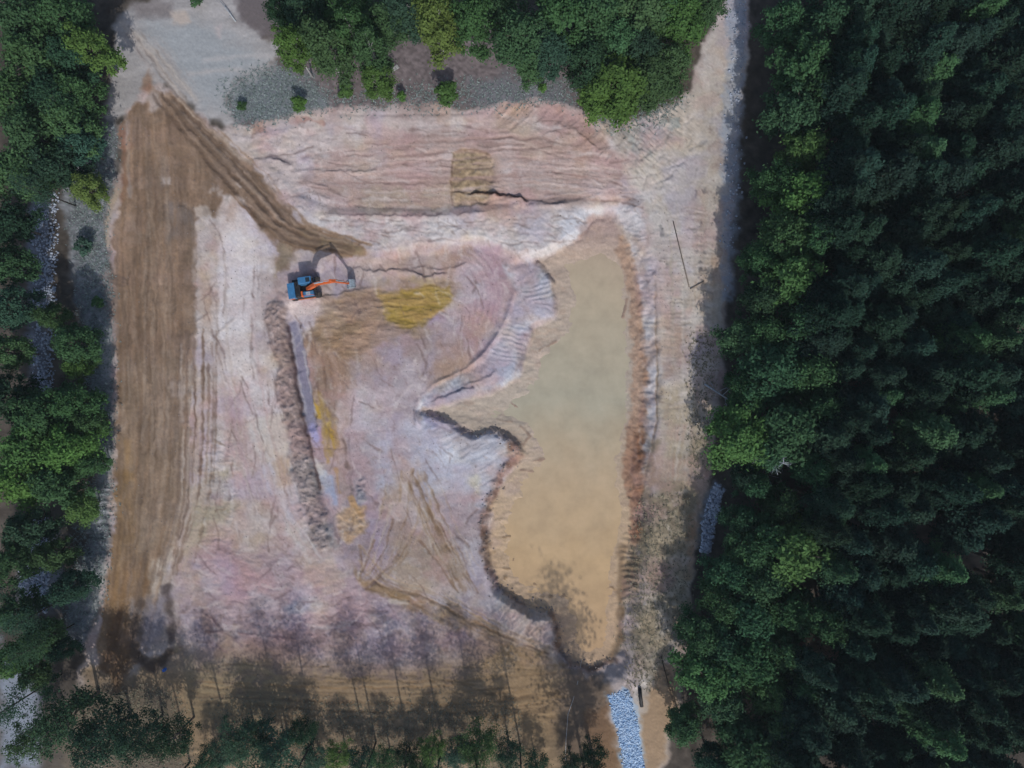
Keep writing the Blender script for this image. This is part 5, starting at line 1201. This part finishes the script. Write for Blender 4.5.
def branchy(name, base, tip, r0, mat, label, cat, seed, n=9, ln=2.2, group=None):
    """a bare dead stem with side branches"""
    r = random.Random(seed); base, tip = Vector(base), Vector(tip); parts = []
    ax = tip - base; mid = base + ax * .5 + Vector((r.uniform(-.3, .3), r.uniform(-.3, .3), .1))
    root = empty(name, base)
    v, f = tube([Vector((0, 0, 0)), mid - base, ax], [r0, r0 * .7, r0 * .2], 7); mesh_obj('trunk', v, f, mat, root, True)
    for i in range(n):
        t = .25 + .72 * i / n; p = ax * t; a = r.uniform(0, 6.28); L = ln * (1.15 - t) * r.uniform(.6, 1.2)
        d = (ax.normalized() * .5 + Vector((math.cos(a), math.sin(a), abs(r.gauss(0, .25))))).normalized()
        q = p + d * L; br = [tube([p, p + d * L * .5 + Vector((0, 0, .06)), q], [r0 * .4, r0 * .28, r0 * .08], 5)]
        for k in range(3):
            e = (d + Vector((r.uniform(-.9, .9), r.uniform(-.9, .9), r.uniform(-.1, .4)))).normalized(); s0 = p + d * L * (.4 + .2 * k)
            br.append(tube([s0, s0 + e * L * .4], [r0 * .2, r0 * .05], 4))
        v, f = join(br); mesh_obj('branch', v, f, mat, root, True)
    return tag(root, label, cat, group)
M_DEAD = plain('dead_wood', (.34, .37, .40), .9, var=.3)
b0 = W(704, 384); b0.z = .3; b1 = W(744, 410); b1.z = 1.2
branchy('dead_tree', b0, b1, .14, M_DEAD, 'fallen bare grey tree at the forest edge halfway down the track', 'dead tree', 3, 12, 2.6)
b0 = foot(772, 462, 9); b1 = b0 + Vector((.3, .2, 13.5))
branchy('dead_tree', b0, b1, .20, M_DEAD, 'pale dead crown standing among the right forest edge trees', 'dead tree', 5, 22, 4.2)
g0 = W(661, 656); g0.z = zat(661, 656) + .06; g1 = W(676, 713); g1.z = zat(676, 713) + .06
branchy('fallen_branch', g0, g1, .07, M_BARK_DARK, 'thin fallen branch on the bare ground right of the stone chute', 'branch', 9, 8, .8)
b0 = W(236, 22); b0.z = .1; b1 = W(221, 2); b1.z = .5
branchy('fallen_branch', b0, b1, .11, M_DEAD, 'pale fallen stem on the grey sand at the top edge', 'branch', 12, 4, .8)
def drum(px, py):
    z = zat(px, py); r = empty('plastic_drum', ((px - 512) / PX, (384 - py) / PX, z))
    bm = bmesh.new(); prof = [(0, .26), (.05, .29), (.28, .29), (.30, .305), (.33, .29), (.58, .29), (.60, .305), (.63, .29), (.86, .29), (.92, .26)]
    for (z0, r0), (z1, r1) in zip(prof[:-1], prof[1:]):
        bmesh.ops.create_cone(bm, cap_ends=False, segments=20, radius1=r0, radius2=r1, depth=z1 - z0, matrix=Matrix.Translation((0, 0, (z0 + z1) / 2)))
    bmesh.ops.create_circle(bm, cap_ends=True, segments=20, radius=.26, matrix=Matrix.Translation((0, 0, .92)))
    part('body', bm, plain('blue_plastic', (.03, .16, .55), .4), r)
    bm = bmesh.new(); rod(bm, (.12, 0, .92), (.12, 0, .96), .05); part('cap', bm, plain('red_plastic', (.5, .03, .02), .5), r)
    tag(r, 'small blue plastic drum standing at the edge of the churned turning circle', 'drum')
drum(165.5, 669)
bpy.data.objects['plastic_drum'].scale = (.75, .75, .75)

# ------------------------------------------------------------------ thin air between the drone and the trees
def air(density):
    bm = bmesh.new(); box(bm, -1600, 1600, -1600, 1600, -5.0, 114.5)
    m = bpy.data.materials.new('haze'); m.use_nodes = True; nt = m.node_tree; nt.nodes.clear()
    out = nt.nodes.new('ShaderNodeOutputMaterial'); v = nt.nodes.new('ShaderNodeVolumePrincipled')
    v.inputs['Color'].default_value = (0.78, 0.90, 1.0, 1); v.inputs['Density'].default_value = density; v.inputs['Anisotropy'].default_value = 0.0
    nt.links.new(v.outputs[0], out.inputs['Volume'])
    o = part('haze', bm, m, None); tag(o, 'thin bluish haze filling the air over the site', 'haze', None, 'stuff')
air(0.00012)
